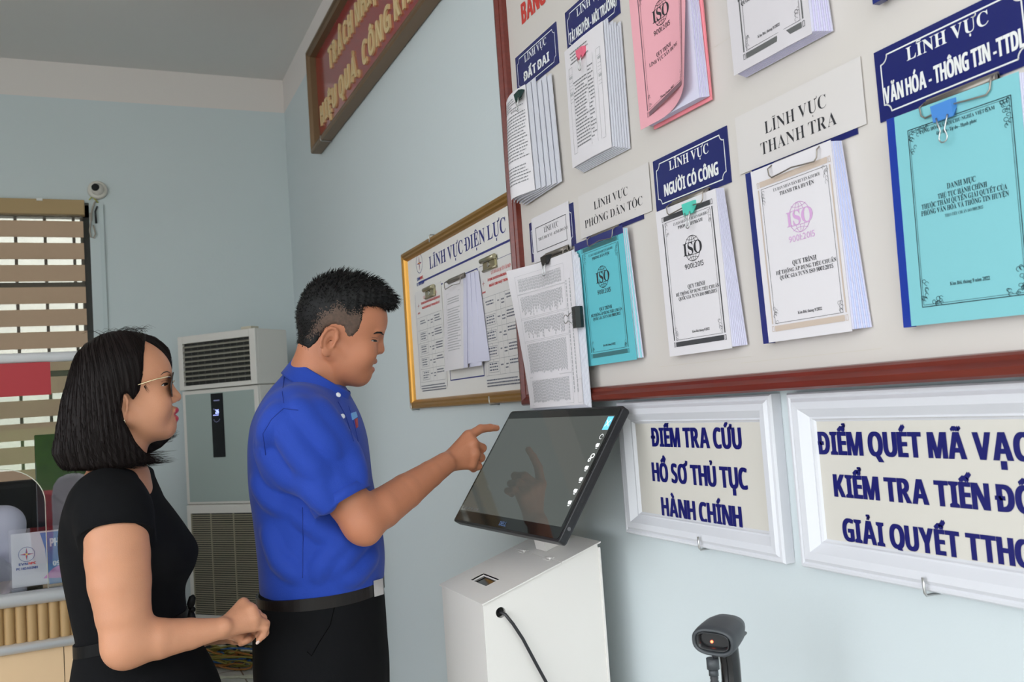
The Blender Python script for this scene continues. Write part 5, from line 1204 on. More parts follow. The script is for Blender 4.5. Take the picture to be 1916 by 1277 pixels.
# hair: dark top brushed forward, clipped sides
hk = [(.16,.22),(-.16,.22),(-.16,-.024),(-.070,-.026),(-.045,-.030),(-.032,-.008),(-.020,.028),(-.008,.040),(.012,.040),(.026,.020),(.040,.020),(.053,.040),(.056,.070),(.049,.098),(.072,.105),(.104,.110),(.150,.112)]
def mhair(F, grow=0.0):
    lo, hi = mf.c-.22, mf.c+.22
    def f(X, Y, Z):
        Lc = mf.loc(X, Y, Z); d = ell(Lc, (.002,0,.076), (.101,.084,.090)); d = smin(d, ell(Lc, (.035,0,.122), (.075,.070,.044)), .03)
        d = smin(d, lcone(Lc, (.06,.02,.132), (.107,.022,.131), .034, .017), .02); d = smin(d, lcone(Lc, (.06,-.028,.132), (.103,-.024,.129), .032, .017), .02)
        d = smin(d, lcone(Lc, (-.045,0,.04), (-.030,0,-.006), .046, .046), .03)
        lowb = np.clip((.085-Lc[2])/.05, 0, 1); d = d+.0020*lowb*np.clip((np.abs(Lc[1])-.03)/.03, 0, 1)
        d = d+.0016*np.sin(Lc[0]*310+Lc[2]*60)*np.sin(Lc[1]*330+1.3*np.sin(Lc[0]*120))*np.clip((Lc[2]-.07)/.03, 0, 1)
        i0 = tuple(int(np.argmin(abs(g-float(np.ravel(c)[0])))) for g, c in ((HF.x, X), (HF.y, Y), (HF.z, Z))); hs = HF.f[i0[0]:i0[0]+np.size(X), i0[1]:i0[1]+np.size(Y), i0[2]:i0[2]+np.size(Z)]
        d = smin(d, hs-.0022, .004)
        pd = poly_d(Lc[0], Lc[2], hk)
        pd = pd+.0022*np.sin(Lc[0]*620+3*np.sin(Lc[2]*210))*np.sin(Lc[2]*540)
        return -smin(-d, -pd, .012)
    F.apply(f, lo, hi, 0)
F = Field(axis((mf.c[0]-.16,mf.c[0]+.18,.0024)), axis((mf.c[1]-.16,mf.c[1]+.16,.0024)), axis((mf.c[2]-.12,mf.c[2]+.21,.0024)))
HF = Field(F.x, F.y, F.z); head(HF, mf, mhead, ears=False); HF.cone(mf.w((-.026,0,-.005)), mf.w((-.022,0,-.085)), .050, .054, .014)
mhair(F); V, Q = F.mesh(); L = mf.loc(*V[Q].mean(1).T)
rgn = np.random.RandomState(3); edge = poly_d(L[0], L[2], [(-.055,.000),(-.040,.060),(-.010,.085),(.020,.075),(.046,.088),(.058,.07),(.054,.018),(.02,.01),(-.01,.03)])
fade = (edge+rgn.normal(0,.006,len(edge)) < 0)
HA = obj_from(V, Q, 'hair', [M_hair, M_fade], MAN, fade.astype(int)); ht = bvh(V, Q)
mb = MB(); idx = rgn.permutation(len(V))[:5200]; LV = mf.loc(*V.T); segs = []
for i in idx:
    x, y, z = LV[0][i], LV[1][i], LV[2][i]
    if z < .075 and not (x < -.05): continue
    p = V[i]; nn = np.array(ht.find_nearest(Vector(p))[1]); ln = .006+.014*max(0, min(1, (z-.09)/.06))*rgn.rand(); 
    if z < .08: ln = .004*rgn.rand()+.002
    fwd_ = mf.X*(.6+.5*max(0, x/.1))+mf.Z*(.15 if x < .08 else -.35)+mf.Y*rgn.normal(0,.25); dd = nn*.55+fwd_*.6; dd /= np.linalg.norm(dd)
    segs.append([tuple(p-nn*.002), tuple(p+dd*ln*.6), tuple(p+dd*ln+mf.Z*-.0015)])
strands(mb, segs, .00075); wbuild(mb, 'hair_strands', M_hair, MAN)

# polo shirt
M_polo = mat('polo_blue', lin(10,56,158), .78, sheen=.08, bump=.35, bscale=900, noise=.05, nscale=6)
sd = (HEM-S0)/np.linalg.norm(HEM-S0)
def shirt_field(folds):
    F = Field(axis((-.82,-.28,.0032)), axis((1.76,2.40,.0032)), axis((.97,1.60,.0032)))
    F.apply(lambda X, Y, Z: mS.d(X, Y, Z), (-.84,1.72,.90), (-.2,2.42,1.62), .0)
    F.cone(S0+np.array([0,0,.006]), lp(S0,HEM,.25), .070, .069, .05)
    F.cone(S1+np.array([0,0,.006]), lp(S1,EL1,.62), .068, .062, .045)
    F.cone(at(568,746,MD), at(556,785,2.0), .042, .056, .05); F.cone(at(575,746,MD), at(585,790,2.25), .042, .056, .05)
    for a, b, r, k in folds: F.cone(a, b, r, r*.7, k)
    G = Field(F.x, F.y, F.z)                               # the near sleeve, cut square at its hem and hollow there
    G.chain([S0+np.array([0,0,.006]), lp(S0,HEM,.5), HEM+sd*.03], [.070,.0685,.0645], 0)
    G.apply(lambda X, Y, Z: (X-HEM[0])*sd[0]+(Y-HEM[1])*sd[1]+(Z-HEM[2])*sd[2], S0-.3, HEM+.3, 0, 'i')
    G.cone(HEM-sd*.04, HEM+sd*.05, .0560, .0570, .004, 'd')
    for a, b, r, k in folds:
        if cone_d(a[0], a[1], a[2], S0, HEM, .08, .08) < 0: G.cone(a, b, r, r*.7, k)
    F.f = smin(F.f, G.f, .022)
    # neck opening
    nb_ = at(592,722,MD); nt2 = mf.w((-.02,0,-.06)); F.cone(nb_, nt2, .059, .062, .01, 'd')
    return F.mesh()
V, Q = shirt_field([]); t0 = bvh(V, Q); folds = []
for pts, r in (([(486,838),(505,880),(530,915)],.009), ([(500,850),(528,888),(560,916)],.007), ([(478,905),(500,935),(540,958)],.006), ([(560,760),(600,810),(632,850)],.006), ([(530,800),(560,850),(600,900)],.008), ([(600,760),(640,820),(668,868)],.007),
               ([(655,840),(668,875),(680,900)],.006), ([(700,985),(660,1030),(625,1075)],.006), ([(640,1010),(600,1060),(590,1085)],.006), ([(500,1000),(520,1050),(560,1082)],.006), ([(700,1040),(670,1075),(640,1088)],.006), ([(560,965),(610,1000),(660,1020)],.005), ([(520,770),(500,800),(492,835)],.005), ([(560,905),(590,925),(612,955)],.006)):
    r *= 1.35; s_ = on_surface(t0, pts, -r*.95)
    for a, b in zip(s_[:-1], s_[1:]):
        if np.linalg.norm(a-b) < .06: folds.append((a, b, r, .03))
V, Q = shirt_field(folds); obj_from(V, Q, 'polo_shirt', M_polo, MAN); st_ = bvh(V, Q); SHV, SHQ = V, Q
def seam(tree, pts, name, m, parent, r=.0009, lift=.0004):
    P = on_surface(tree, pts, lift)
    if len(P) > 2: mb = MB(); mb.tube(P, r, 6); return wbuild(mb, name, m, parent)
M_seam = mat('seam_blue', lin(14,44,130), .8)
seam(st_, [(532,706),(528,735),(532,765)], 'shoulder_seam', M_seam, MAN); seam(st_, [(558,768),(530,765),(508,785),(492,812),(498,860)], 'armhole_seam', M_seam, MAN)
seam(st_, [(566,950),(567,1010),(566,1090)], 'side_seam', M_seam, MAN)
# ribbed cuff of the sleeve
s1_ = HEM-sd*.020
mb = MB(); ex_ = np.cross(sd, away); ex_ /= np.linalg.norm(ex_); ey_ = np.cross(sd, ex_)
rings = []
for o_, r_ in ((-.001,.0655),(-.001,.0690),(.020,.0680),(.0206,.0670),(.0200,.0605)): rings.append([tuple(s1_+sd*o_+ex_*r_*math.cos(2*math.pi*k/48)+ey_*r_*math.sin(2*math.pi*k/48)) for k in range(48)])
mb.loft(rings, cap=False); wbuild(mb, 'sleeve_cuff', M_polo, MAN)
# collar: a folded band round the neck, high behind and low in front
def ringpt(t, r, lift, cx, ax1, ax2, nz): return cx+ax1*r*math.cos(t)+ax2*r*math.sin(t)+nz*lift
cc = at(592,708,MD); cn = (mf.Z*.80+mf.X*-.10+np.array([0,0,.25])); 
cb, cf = at(541,690,MD), at(640,748,MD); cax = (cf-cb)/np.linalg.norm(cf-cb); cc = (cf+cb)/2; ca = np.linalg.norm(cf-cb)/2; cnz = np.cross(cax, away); cnz = cnz if cnz[2] > 0 else -cnz
mb = MB(); rows_ = [(.010,.0,-.004),(.018,.004,-.004),(.022,.0055,0),(.019,.008,.002),(.004,.014,.0),(-.018,.022,-.0),(-.0225,.0240,0),(-.0225,.0200,0),(.0,.0075,0),(.010,.003,0),(.010,.0,-.004)]
rings = []; NN = 56
for k in range(NN+1):
    t = math.radians(16)+(2*math.pi-math.radians(32))*k/NN; fr_ = max(0, math.cos(t))**2
    ring = []
    for lf, out, _ in rows_:
        low = -1 if lf < .003 else 0
        bk_ = .45+.55*min(1, max(0, 1+math.cos(t))*1.2); rr_a, rr_b = ca+out*.8*bk_+.006*bk_, .073+out*.8
        p = cc+cax*rr_a*math.cos(t)+away*rr_b*math.sin(t)+cnz*(lf+(-.014*fr_ if low else 0)+.004); ring.append(tuple(p))
    rings.append(ring)
mb.loft(rings, cap=True); wbuild(mb, 'collar', M_polo, MAN)
# placket, buttons, chest badge set on the surface of the shirt
def patch(tree, pts, m, name, lift=.0012, parent=MAN):
    P = [hit(tree, *p) for p in pts]
    if any(p[0] is None for p in P): return
    n = sum(p[1] for p in P); n /= np.linalg.norm(n); k = len(P); mb = MB()
    mb.add([tuple(p[0]+n*lift) for p in P]+[tuple(p[0]-n*.001) for p in P], [tuple(range(k))]+[(i,(i+1)%k,k+(i+1)%k,k+i) for i in range(k)]); return wbuild(mb, name, m, parent)
seam(st_, [(632,752),(646,778),(656,808),(664,836)], 'placket_edge', M_seam, MAN, .0012); seam(st_, [(652,760),(664,800),(672,836)], 'placket_edge', M_seam, MAN, .0008)
for bx, by in ((625,746),(640,780)):
    p, n = hit(st_, bx, by)
    if p is not None:
        n = (n*.5-np.array(ray(bx,by))*.3); n /= np.linalg.norm(n); mb = MB(); q = p+n*(.016 if by < 760 else .001); mb.tube([tuple(q),tuple(q+n*.0028),tuple(q+n*.0032)], [.0058,.0058,.0035], 14); wbuild(mb, 'button', mat('button_white', (.75,.77,.82), .3), MAN)
patch(st_, [(656,774),(665,771),(668,781),(659,787)], mat('badge_blue', lin(110,170,226), .5), 'chest_badge', .002)
patch(st_, [(663,785),(668,783),(669,800),(666,802)], mat('badge_red', lin(160,50,60), .5), 'chest_badge_tail', .002)
# trousers, belt, shoes
M_trs = mat('trouser_black', (0.0050,.0050,.0058), .85, spec=.12, bump=.2, bscale=700)
F = Field(axis((-.86,-.26,.005)), axis((1.76,2.42,.005)), axis((FLOOR+.02,.86,.01),(.86,1.08,.004)))
F.apply(lambda X, Y, Z: mT.d(X, Y, Z), (-.9,1.7,.45), (-.2,2.5,1.10), 0)
for h, kn, an in legs(hipc, .085, mfw, .52, FLOOR+.09): F.cone(h-np.array([0,0,.02]), kn, .098, .078, .08); F.cone(kn, an-np.array([0,0,.03]), .076, .062, .02)
F.apply(lambda X, Y, Z: np.maximum(FLOOR+.035-Z, -1)+0*X+0*Y, (-2,0,0), (2,4,.3), 0, 'i')
V, Q = F.mesh(); obj_from(V, Q, 'trousers', M_trs, MAN); tt_ = bvh(V, Q)
seam(tt_, [(628,1128),(618,1170),(596,1205),(583,1228),(566,1212)], 'pocket_seam', mat('seam_black', (.002,.002,.002), .9, spec=.05), MAN, .0010, .0)
zb0, zb1 = at(600,1116,MD)[2], at(600,1095,MD)[2]
def band(sl, z0, z1, off, th, tiltv=0.0):
    mb = MB(); rings = []
    A, B_ = sl.ring((z0+z1)/2, off, 80), sl.ring((z0+z1)/2, off+th, 80)
    for k in range(80):
        tz = tiltv*math.cos(2*math.pi*k/80); a, b = A[k], B_[k]; rings.append([(a[0],a[1],z0+tz),(b[0],b[1],z0+tz),(b[0],b[1],z1+tz),(a[0],a[1],z1+tz)])
    rings.append(rings[0]); mb.loft(rings, cap=False, smooth=False)
    mb.s = [False]*len(mb.s); return mb
wbuild(band(mT, zb0, zb1, -.002, .0055, 0.006), 'belt', mat('belt_leather', (0.008,.0055,.005), .4, spec=.25), MAN)
bk = []
for q in ((704,1084),(719,1084),(716,1114),(701,1117)): bk.append(at(*q, 2.06))
d0 = (ray(710,1100)); mb = MB(); vi = np.array(mT.e.tolist()+[0])*.35-gh*.9; vi /= np.linalg.norm(vi)
bc = at(708,1100,2.055); bx_ = mfw*.55+gh*.75; bx_ /= np.linalg.norm(bx_); bz_ = np.array([0,0,1.0]); bo = np.cross(bx_, bz_); bo = bo if bo@mfw > 0 else -bo
def bplate(cx, w_, h_, t_, o_): return [tuple(cx+bx_*a*w_+bz_*b*h_+bo*(o_+t_*c)) for c in (0, 1) for a, b in ((-1,-1),(1,-1),(1,1),(-1,1))]
mb.add(bplate(bc, .015, .018, .005, -.004), [(0,3,2,1),(4,5,6,7),(0,1,5,4),(1,2,6,5),(2,3,7,6),(3,0,4,7)]); wbuild(mb, 'buckle', mat('buckle_steel', (.62,.62,.62), .22, 1.0), MAN)
M_shoe = mat('shoe_black', (0.012,.011,.011), .25)
for h, kn, an in legs(hipc, .085, mfw, .52, FLOOR+.09):
    mb = MB(); b0 = np.array([an[0], an[1], FLOOR]); sd_ = gh
    rings = []
    for o_, w_, h_ in ((-.075,.012,.03),(-.068,.030,.06),(-.03,.036,.085),(.03,.038,.075),(.09,.043,.052),(.14,.040,.040),(.175,.026,.028),(.188,.008,.012)):
        rings.append([tuple(b0+mfw*o_+sd_*w_*math.cos(t)+np.array([0,0,max(0, h_*.5+h_*.5*math.sin(t))])) for t in [2*math.pi*k/20 for k in range(20)]])
    mb.loft(rings); wbuild(mb, 'shoe', M_shoe, MAN)
# ------------------------------------------------------------------ the woman in the black dress
WD = 1.90
WOM = tag(empty('person', tuple(np.append(at(235, 1190, WD)[:2], FLOOR))), 'person in a black dress with bobbed hair and sunglasses watching the screen', 'person')
bpy.context.view_layer.update()
wf = Frame(239, 745, WD, -7, .925)
wrows = [(872,196,262,.075),(884,168,284,.120),(902,146,290,.138),(932,128,302,.146),(966,119,326,.145),(1002,116,351,.140),(1040,119,372,.136),(1072,124,367,.133),(1110,131,349,.126),(1155,140,350,.122),(1190,147,354,.126),(1216,143,372,.138),(1277,134,406,.160)]
wS = Slices(wrows, WD, 2.25)
c_ = at(265,1277,WD); wS.add_world(.70, c_[0], c_[1], .165, .185); wS.add_world(.56, c_[0], c_[1], .17, .19)
we = np.array([wS.e[0], wS.e[1], 0]); wg = np.array([wS.g[0], wS.g[1], 0]); wy = wf.Y
wSh = at(216,966,1.755); wE = at(238,1203,1.722); wW = at(411,1177,1.800)
lSh = at(240,962,2.055); lE = at(232,1190,2.12); lW = at(418,1186,1.995)
F = Field(axis((-1.30,-.72,.0025)), axis((1.60,2.30,.0025)), axis((FLOOR-.01,.84,.012),(.84,1.66,.0025)))
F.apply(lambda X, Y, Z: np.where(Z > .72, wS.d(X, Y, Z, -.008), .2), (-1.3,1.6,.7), (-.7,2.3,1.5), .02)
for s in (-1, 1):
    h = np.array([c_[0], c_[1], .82])+wg*.070*s; kn = np.array([h[0]+we[0]*.015, h[1]+we[1]*.015, .48]); an = np.array([h[0], h[1], FLOOR+.13])
    F.cone(h, kn, .075, .054, .03); F.cone(kn, lp(kn,an,.35), .050, .050, .02); F.cone(lp(kn,an,.35), an, .050, .031, .02); F.cone(an-np.array([0,0,.03]), an+we*.13-np.array([0,0,.095]), .027, .020, .02)
F.cone(at(222,903,WD), at(214,945,1.79), .036, .044, .05); F.cone(at(222,903,WD), at(232,945,2.02), .036, .044, .05)
whead = dict(ell=[((-.010,0,.046),(.100,.075,.085)),((.030,0,.048),(.064,.060,.050)),((.038,0,-.020),(.052,.057,.068)),((.035,0,-.055),(.045,.046,.032))],
    jaw=[((-.006,.050,-.040),(.070,.011,-.070),.018,.0155),((.022,.018,-.066),(.070,.0,-.069),.022,.017)], cheek=((.058,.036,-.022),(.030,.024,.030)), brow=((.080,.026,.040),(.012,.022,.008)),
    socket=((.101,.033,.020),(.014,.018,.012)), lid=((.0765,.0305,.019),(.0120,.0155,.0100)), slit=None,
    nose=(((.085,0,.024),(.1040,0,-.0095),.0072,.0102),(.0955,.0110,-.0145),.0075,(.099,.0070,-.022)), lips=[((.080,0,-.046),(.018,.027,.024)),((.0955,0,-.0375),(.0105,.0185,.0078)),((.0930,0,-.0555),(.0108,.0165,.0080))],
    mouth=((.1015,0,-.0468),(.0115,.0185,.0009)), ear=(-.016,.0735,-.018,.95,.10))
head(F, wf, whead)
F.cone(wf.w((-.024,0,-.03)), wf.w((-.026,0,-.10)), .045, .045, .014); F.cone(wf.w((-.026,0,-.10)), at(214,905,WD), .045, .058, .03)
F.chain([wSh, at(220,1040,1.745), at(224,1090,1.738), at(231,1150,1.728), wE], [.058,.0590,.0570,.0500,.0430], .02)
F.cone(at(228,1222,1.715), at(230,1222,1.715), .020, .020, .03)
F.chain([wE, at(296,1196,1.745), at(355,1187,1.775), wW], [.0430,.0385,.0300,.0210], .02)
F.cone(at(421,1171,1.800), at(423,1171,1.800), .0125, .0125, .012)
hand(F, at(418,1177,1.812), [hA(456,1131,1.862),hA(470,1142,1.846),hA(476,1157,1.840),hA(475,1172,1.842)],
     [[hA(481,1149,1.888),hA(485,1168,1.897),hA(477,1181,1.892)], [hA(491,1158,1.872),hA(493,1177,1.882),hA(483,1190,1.880)], [hA(497,1168,1.862),hA(496,1185,1.868),hA(485,1196,1.866)], [hA(496,1176,1.852),hA(492,1190,1.852),hA(484,1199,1.850)]],
     [hA(428,1184,1.845),hA(446,1190,1.875),hA(462,1192,1.890)], away=wy, rp=(.0140,.0098), rf=(.0088,.0078,.0066), th=.009)
F.chain([lSh, lE, lW], [.058,.043,.022], .02)
lm = [at(450,1172,1.945), at(447,1182,1.94), at(444,1190,1.935), at(440,1196,1.93)]
hand(F, lW, lm, [[at(462,1186,1.915), at(470,1192,1.89), at(466,1196,1.872)], [at(458,1192,1.91), at(465,1196,1.885), at(461,1199,1.868)], [at(452,1196,1.905), at(458,1200,1.885), at(455,1202,1.868)], [at(447,1200,1.905), at(452,1203,1.885), at(450,1205,1.872)]],
     [at(430,1180,1.97), at(446,1168,1.945), at(462,1165,1.92)], away=wy*.6, rp=(.0140,.0098), rf=(.0088,.0078,.0066))
V, Q = F.mesh(); del F
L = wf.loc(*V[Q].mean(1).T)
lipm = ((ell(L, (.0985,0,-.0385), (.0125,.0185,.0078)) < 0) | (ell(L, (.0970,0,-.0545), (.0130,.0170,.0088)) < 0) | ((np.abs(L[2]+.0465) < .005) & (np.abs(L[1]) < .018))) & (L[0] > .084)
obj_from(V, Q, 'body', [M_skin2, M_lip2], WOM, lipm.astype(int))
face_marks(wf, bvh(V, Q), WOM, [(.072,.0395),(.079,.0440),(.086,.0455),(.092,.043)], ((.071,.0175),(.0875,.0195),.0032,.0022), (3,8), mat('brow_brown', (.05,.03,.022), .7), [.0007,.0018,.0019,.0010])
p_ = hA(484,1199,1.850); q_ = hA(492,1190,1.852); nd = (p_-q_)/np.linalg.norm(p_-q_); mb = MB(); mb.sphere((0,0,0), .0036, 10, sc=(1.4,1,.4))
nn_ = -wy+nd*.2; nn_ -= nd*(nn_@nd); nn_ /= np.linalg.norm(nn_); sx_ = np.cross(nd, nn_)
mb.v = [tuple(p_+nd*(p[0]+.003)+sx_*p[1]+nn_*(p[2]+.0052)) for p in mb.v]; wbuild(mb, 'fingernail', mat('nail_polish', lin(206,180,168), .3), WOM)
# sunglasses: two round rims, tinted lenses, bridge, gold temples
G_ = empty('sunglasses'); G_.parent = WOM; G_.matrix_parent_inverse = Matrix.Translation(WOM.location).inverted(); G_.matrix_world = wf.mat() @ Matrix.Diagonal((wf.sx, 1, 1, 1)); bpy.context.view_layer.update()
M_rim = mat('rim_dark', (.02,.017,.016), .25); M_goldm = mat('gold_metal', (.80,.66,.42), .25, 1.0); M_lens = mat('lens_tint', (.035,.028,.026), .05, alpha=.88, spec=.6)
for s in (1, -1):
    pts = [(.0965+.004*math.sin(t)*1+ -.004*abs(math.cos(t))**2*(1 if math.cos(t)*s > 0 else .2), s*.0335+.0255*math.cos(t), .0175+.0248*math.sin(t)) for t in [2*math.pi*k/32 for k in range(33)]]
    mb = MB(); mb.tube(pts, .0015, 8); mb.build('rim', M_rim, G_)
    mb = MB(); mb.add(pts[:-1], [tuple(range(32))]); mb.add([(p[0]-.001,p[1],p[2]) for p in pts[:-1]], [tuple(range(32))[::-1]]); mb.build('lens', M_lens, G_)
    mb = MB(); mb.tube([(.092,s*.0600,.0330),(.086,s*.0655,.0345),(.060,s*.0705,.0315),(.018,s*.0775,.0230),(-.010,s*.079,.014)], [.0016,.0019,.0014,.0013,.0012], 8); mb.build('temple', M_goldm, G_)
mb = MB(); mb.tube([(.098,-.009,.022),(.1025,0,.025),(.098,.009,.022)], .0014, 8); mb.build('bridge', M_goldm, G_)
mb = MB(); mb.sphere((-.012,-.0805,-.0445), .0026, 10); mb.tube([(-.012,-.080,-.043),(-.010,-.0815,-.048),(-.014,-.081,-.050)], .0008, 6); lobj(wf, mb, 'earring', M_goldm, WOM)
# bobbed hair, parted, swept to the far side
near_p = [(-.25,.22),(.052,.22),(.060,.142),(.047,.112),(.041,.085),(.035,.045),(.024,.012),(.010,-.004),(.000,.010),(-.008,.008),(-.016,-.020),(-.013,-.048),(-.006,-.062),(.004,-.090),(.020,-.115),(.046,-.139),(-.020,-.140),(-.100,-.134),(-.146,-.131),(-.166,-.118),(-.25,-.09)]
far_p = [(-.25,.22),(.075,.22),(.096,.125),(.1045,.098),(.1015,.052),(.082,.022),(.074,-.03),(.078,-.072),(.094,-.088),(.06,-.112),(.0,-.136),(-.10,-.134),(-.146,-.131),(-.166,-.118),(-.25,-.09)]
def whair(X, Y, Z):
    Lc = wf.loc(X, Y, Z); d = ell(Lc, (-.006,0,.050), (.1075,.0845,.0925)); d = smin(d, ell(Lc, (.050,.020,.070), (.054,.060,.052)), .025)
    z = Lc[2]; zc = np.clip(z, -.16, .13)
    bx = np.interp(zc, [-.15,-.13,-.095,-.05,.007,.05,.08,.105,.13], [-.138,-.150,-.163,-.151,-.135,-.119,-.102,-.075,-.03]); fx_ = np.interp(zc, [-.15,-.13,-.09,-.04,.02,.06,.10,.13], [.055,.075,.098,.088,.086,.095,.07,.02]); hw = np.interp(zc, [-.15,-.12,-.08,-.02,.04,.08,.105,.13], [.094,.099,.099,.092,.082,.066,.045,.01])
    x0 = -.035; a = np.where(Lc[0] > x0, fx_-x0, x0-bx); rho = np.sqrt(((Lc[0]-x0)/a)**2+(Lc[1]/hw)**2); m = (rho-1)*.085
    m = np.maximum(m, np.maximum(-.142-z+.10*np.clip((-.09-Lc[0]),0,1)*0, z-.128)); d = smin(d, m, .012)
    ang = np.arctan2(Lc[1], Lc[0]+.035); d = d+.0013*np.sin(ang*52+z*18)*np.clip((.10-z)/.08, 0, 1)+.0010*np.sin(ang*119+z*35)*np.clip((.06-z)/.08, 0, 1)
    w_ = np.clip((Lc[1]-.004)/.016, 0, 1); pd = poly_d(Lc[0], Lc[2], near_p)*(1-w_)+poly_d(Lc[0], Lc[2], far_p)*w_
    return -smin(-d, -pd, .010)
F = Field(axis((wf.c[0]-.20,wf.c[0]+.15,.0024)), axis((wf.c[1]-.15,wf.c[1]+.15,.0024)), axis((wf.c[2]-.18,wf.c[2]+.18,.0024)))
F.apply(whair, wf.c-.3, wf.c+.3, 0); V, Q = F.mesh(); obj_from(V, Q, 'hair', M_hairb, WOM); ht = bvh(V, Q)
rgn = np.random.RandomState(8); LV = np.array(wf.loc(*V.T)); segs = []
def flow(p, n, t):
    q = np.array(wf.loc(*[np.array(c) for c in p])).ravel(); out = np.array([q[0]+.02, q[1], 0]); out /= np.linalg.norm(out)+1e-9
    top = max(0, min(1, (q[2]-.05)/.08)); low = max(0, min(1, (-.06-q[2])/.06))
    side = 1 if q[1] > .004 else -1
    return wf.Z*-(1-.7*top)+wf.Y*side*top*.8+(wf.X*out[0]*.3*top)+wf.X*(.10+.75*low*(1 if q[0] > -.09 else .1))
cand = rgn.permutation(len(V))[:2600]
for i in cand:
    x, y, z = LV[:, i]
    if y > .05 and x < .02: continue
    p = V[i]; r = ht.find_nearest(Vector(p)); n = np.array(r[1]); P = trace(ht, p, n, flow, .006, int(6+rgn.rand()*14), .0004+.0008*rgn.rand())
    if len(P) > 3: segs.append(P)
mb = MB(); strands(mb, segs, .00055); wbuild(mb, 'hair_strands', M_hairb, WOM)
segs = []
tips = np.where((LV[2] < -.118) & (LV[1] < .03))[0]; tips = rgn.permutation(tips)[:420]
for i in tips:
    p = V[i]; x = LV[0, i]; f_ = max(0, min(1, (x+.12)/.14)); dd = wf.X*(.15+1.0*f_)+wf.Z*(-.55+.35*f_)+wf.Y*rgn.normal(0,.12); ln = .010+.022*rgn.rand()*(.4+f_)
    segs.append([tuple(p), tuple(p+dd*ln*.6), tuple(p+dd*ln+wf.Z*.002*f_+wf.X*.003*f_)])
tips = np.where((LV[0] > .07) & (LV[2] < -.07))[0]
for i in rgn.permutation(tips)[:90]:
    p = V[i]; dd = wf.X*.9+wf.Z*-.1+wf.Y*rgn.normal(0,.2); ln = .006+.012*rgn.rand(); segs.append([tuple(p-dd*.004), tuple(p+dd*ln*.6), tuple(p+dd*ln+wf.Z*.002)])
for k in range(46):                                      # flyaway hairs over the crown
    a = rgn.uniform(-.05,.06); p0 = wf.w((a,rgn.uniform(-.03,.03),.138)); ln = rgn.uniform(.02,.045); dx = rgn.choice([-1,1]); P = [tuple(p0+wf.X*dx*ln*t+wf.Z*(.012*math.sin(t*2.6)*rgn.uniform(.6,1.3)-.003)) for t in (0,.25,.5,.75,1)]; segs.append(P)
for k in range(26):                                      # fine hairs at the temple
    z = rgn.uniform(.02,.09); x0 = .036+.02*(z-.02); P = [tuple(wf.w((x0-.004+t*.016*rgn.uniform(.4,1), -.0665+.010*max(0,(z-.05)/.05)-.001, z-t*.022))) for t in (0,.5,1)]; segs.append(P)
mb = MB(); strands(mb, segs, .00045); wbuild(mb, 'loose_hairs', M_hairb, WOM)
# dress
M_dress = mat('dress_black', (0.0048,.0048,.0056), .88, spec=.13, bump=.3, bscale=800)
hA_, hB_, hC_ = at(155,1014,1.745), at(283,981,1.745), at(224,966,1.675); hn = np.cross(hB_-hA_, hC_-hA_); hn /= np.linalg.norm(hn); hn = hn if hn[2] < 0 else -hn
F = Field(axis((-1.34,-.70,.0035)), axis((1.58,2.32,.0035)), axis((.55,.88,.008),(.88,1.46,.0032)))
F.apply(lambda X, Y, Z: wS.d(X, Y, Z), (-1.4,1.5,.5), (-.6,2.4,1.46), 0)
F.cone(at(216,962,1.775), at(219,990,1.765), .0600, .0600, .05); F.cone(at(238,957,2.035), at(235,1020,2.06), .0640, .0640, .04)
F.cone(at(206,912,1.86), at(212,940,1.80), .040, .050, .05); F.cone(at(215,912,1.94), at(234,940,2.01), .040, .050, .05)
G = Field(F.x, F.y, F.z)                                   # the near cap sleeve, cut along its arched hem and hollow there
G.chain([at(212,938,1.80), at(216,962,1.757), at(219,1040,1.742)], [.054,.0665,.0660], 0)
G.apply(lambda X, Y, Z: (X-hA_[0])*hn[0]+(Y-hA_[1])*hn[1]+(Z-hA_[2])*hn[2], at(217,990,1.75)-.25, at(217,990,1.75)+.25, 0, 'i')
G.cone(at(217,990,1.7517), at(220,1090,1.7325), .0600, .0600, .003, 'd')
F.f = smin(F.f, G.f, .02)
F.cone(at(238,1035,2.07), at(232,1150,2.10), .07, .07, .003, 'd')
nk_ = at(214,872,WD)
F.apply(lambda X, Y, Z: ell([(X-nk_[0])*we[0]+(Y-nk_[1])*we[1], (X-nk_[0])*wg[0]+(Y-nk_[1])*wg[1], Z-nk_[2]+0*X+0*Y], (.0,0,.006), (.073,.098,.026)), nk_-.15, nk_+.15, .006, 'd')
V, Q = F.mesh(); obj_from(V, Q, 'dress', M_dress, WOM); dt_ = bvh(V, Q)
ax_ = at(219,1040,1.742)-at(216,962,1.757); ax_ /= np.linalg.norm(ax_); c0_ = at(217,990,1.7517); e1_ = np.cross(ax_, wg); e1_ /= np.linalg.norm(e1_); e2_ = np.cross(ax_, e1_); ring_pts = []
for k in range(49):
    t = 2*math.pi*k/48; q = c0_+(e1_*math.cos(t)+e2_*math.sin(t))*.0645; ring_pts.append(q-ax_*(((q-hA_)@hn)/(ax_@hn)))
mb = MB(); mb.tube(ring_pts, .0026, 8); wbuild(mb, 'sleeve_hem', M_dress, WOM)
zb = at(250,1193,WD)[2]; wbuild(band(wS, zb-.012+.012, zb+.012+.012, .0005, .004, .020), 'belt', mat('satin_black', (.004,.0038,.004), .5, spec=.12), WOM)
bwp = at(357,1141,1.88); mb = MB()
for s in (1, -1): mb.tube([tuple(bwp), tuple(bwp+np.array([0,0,.012*s])-wy*.006), tuple(bwp+np.array([.004,0,.026*s])-wy*.008), tuple(bwp+np.array([0.006,0,.030*s])-wy*.006)], [.004,.008,.007,.002], 10)
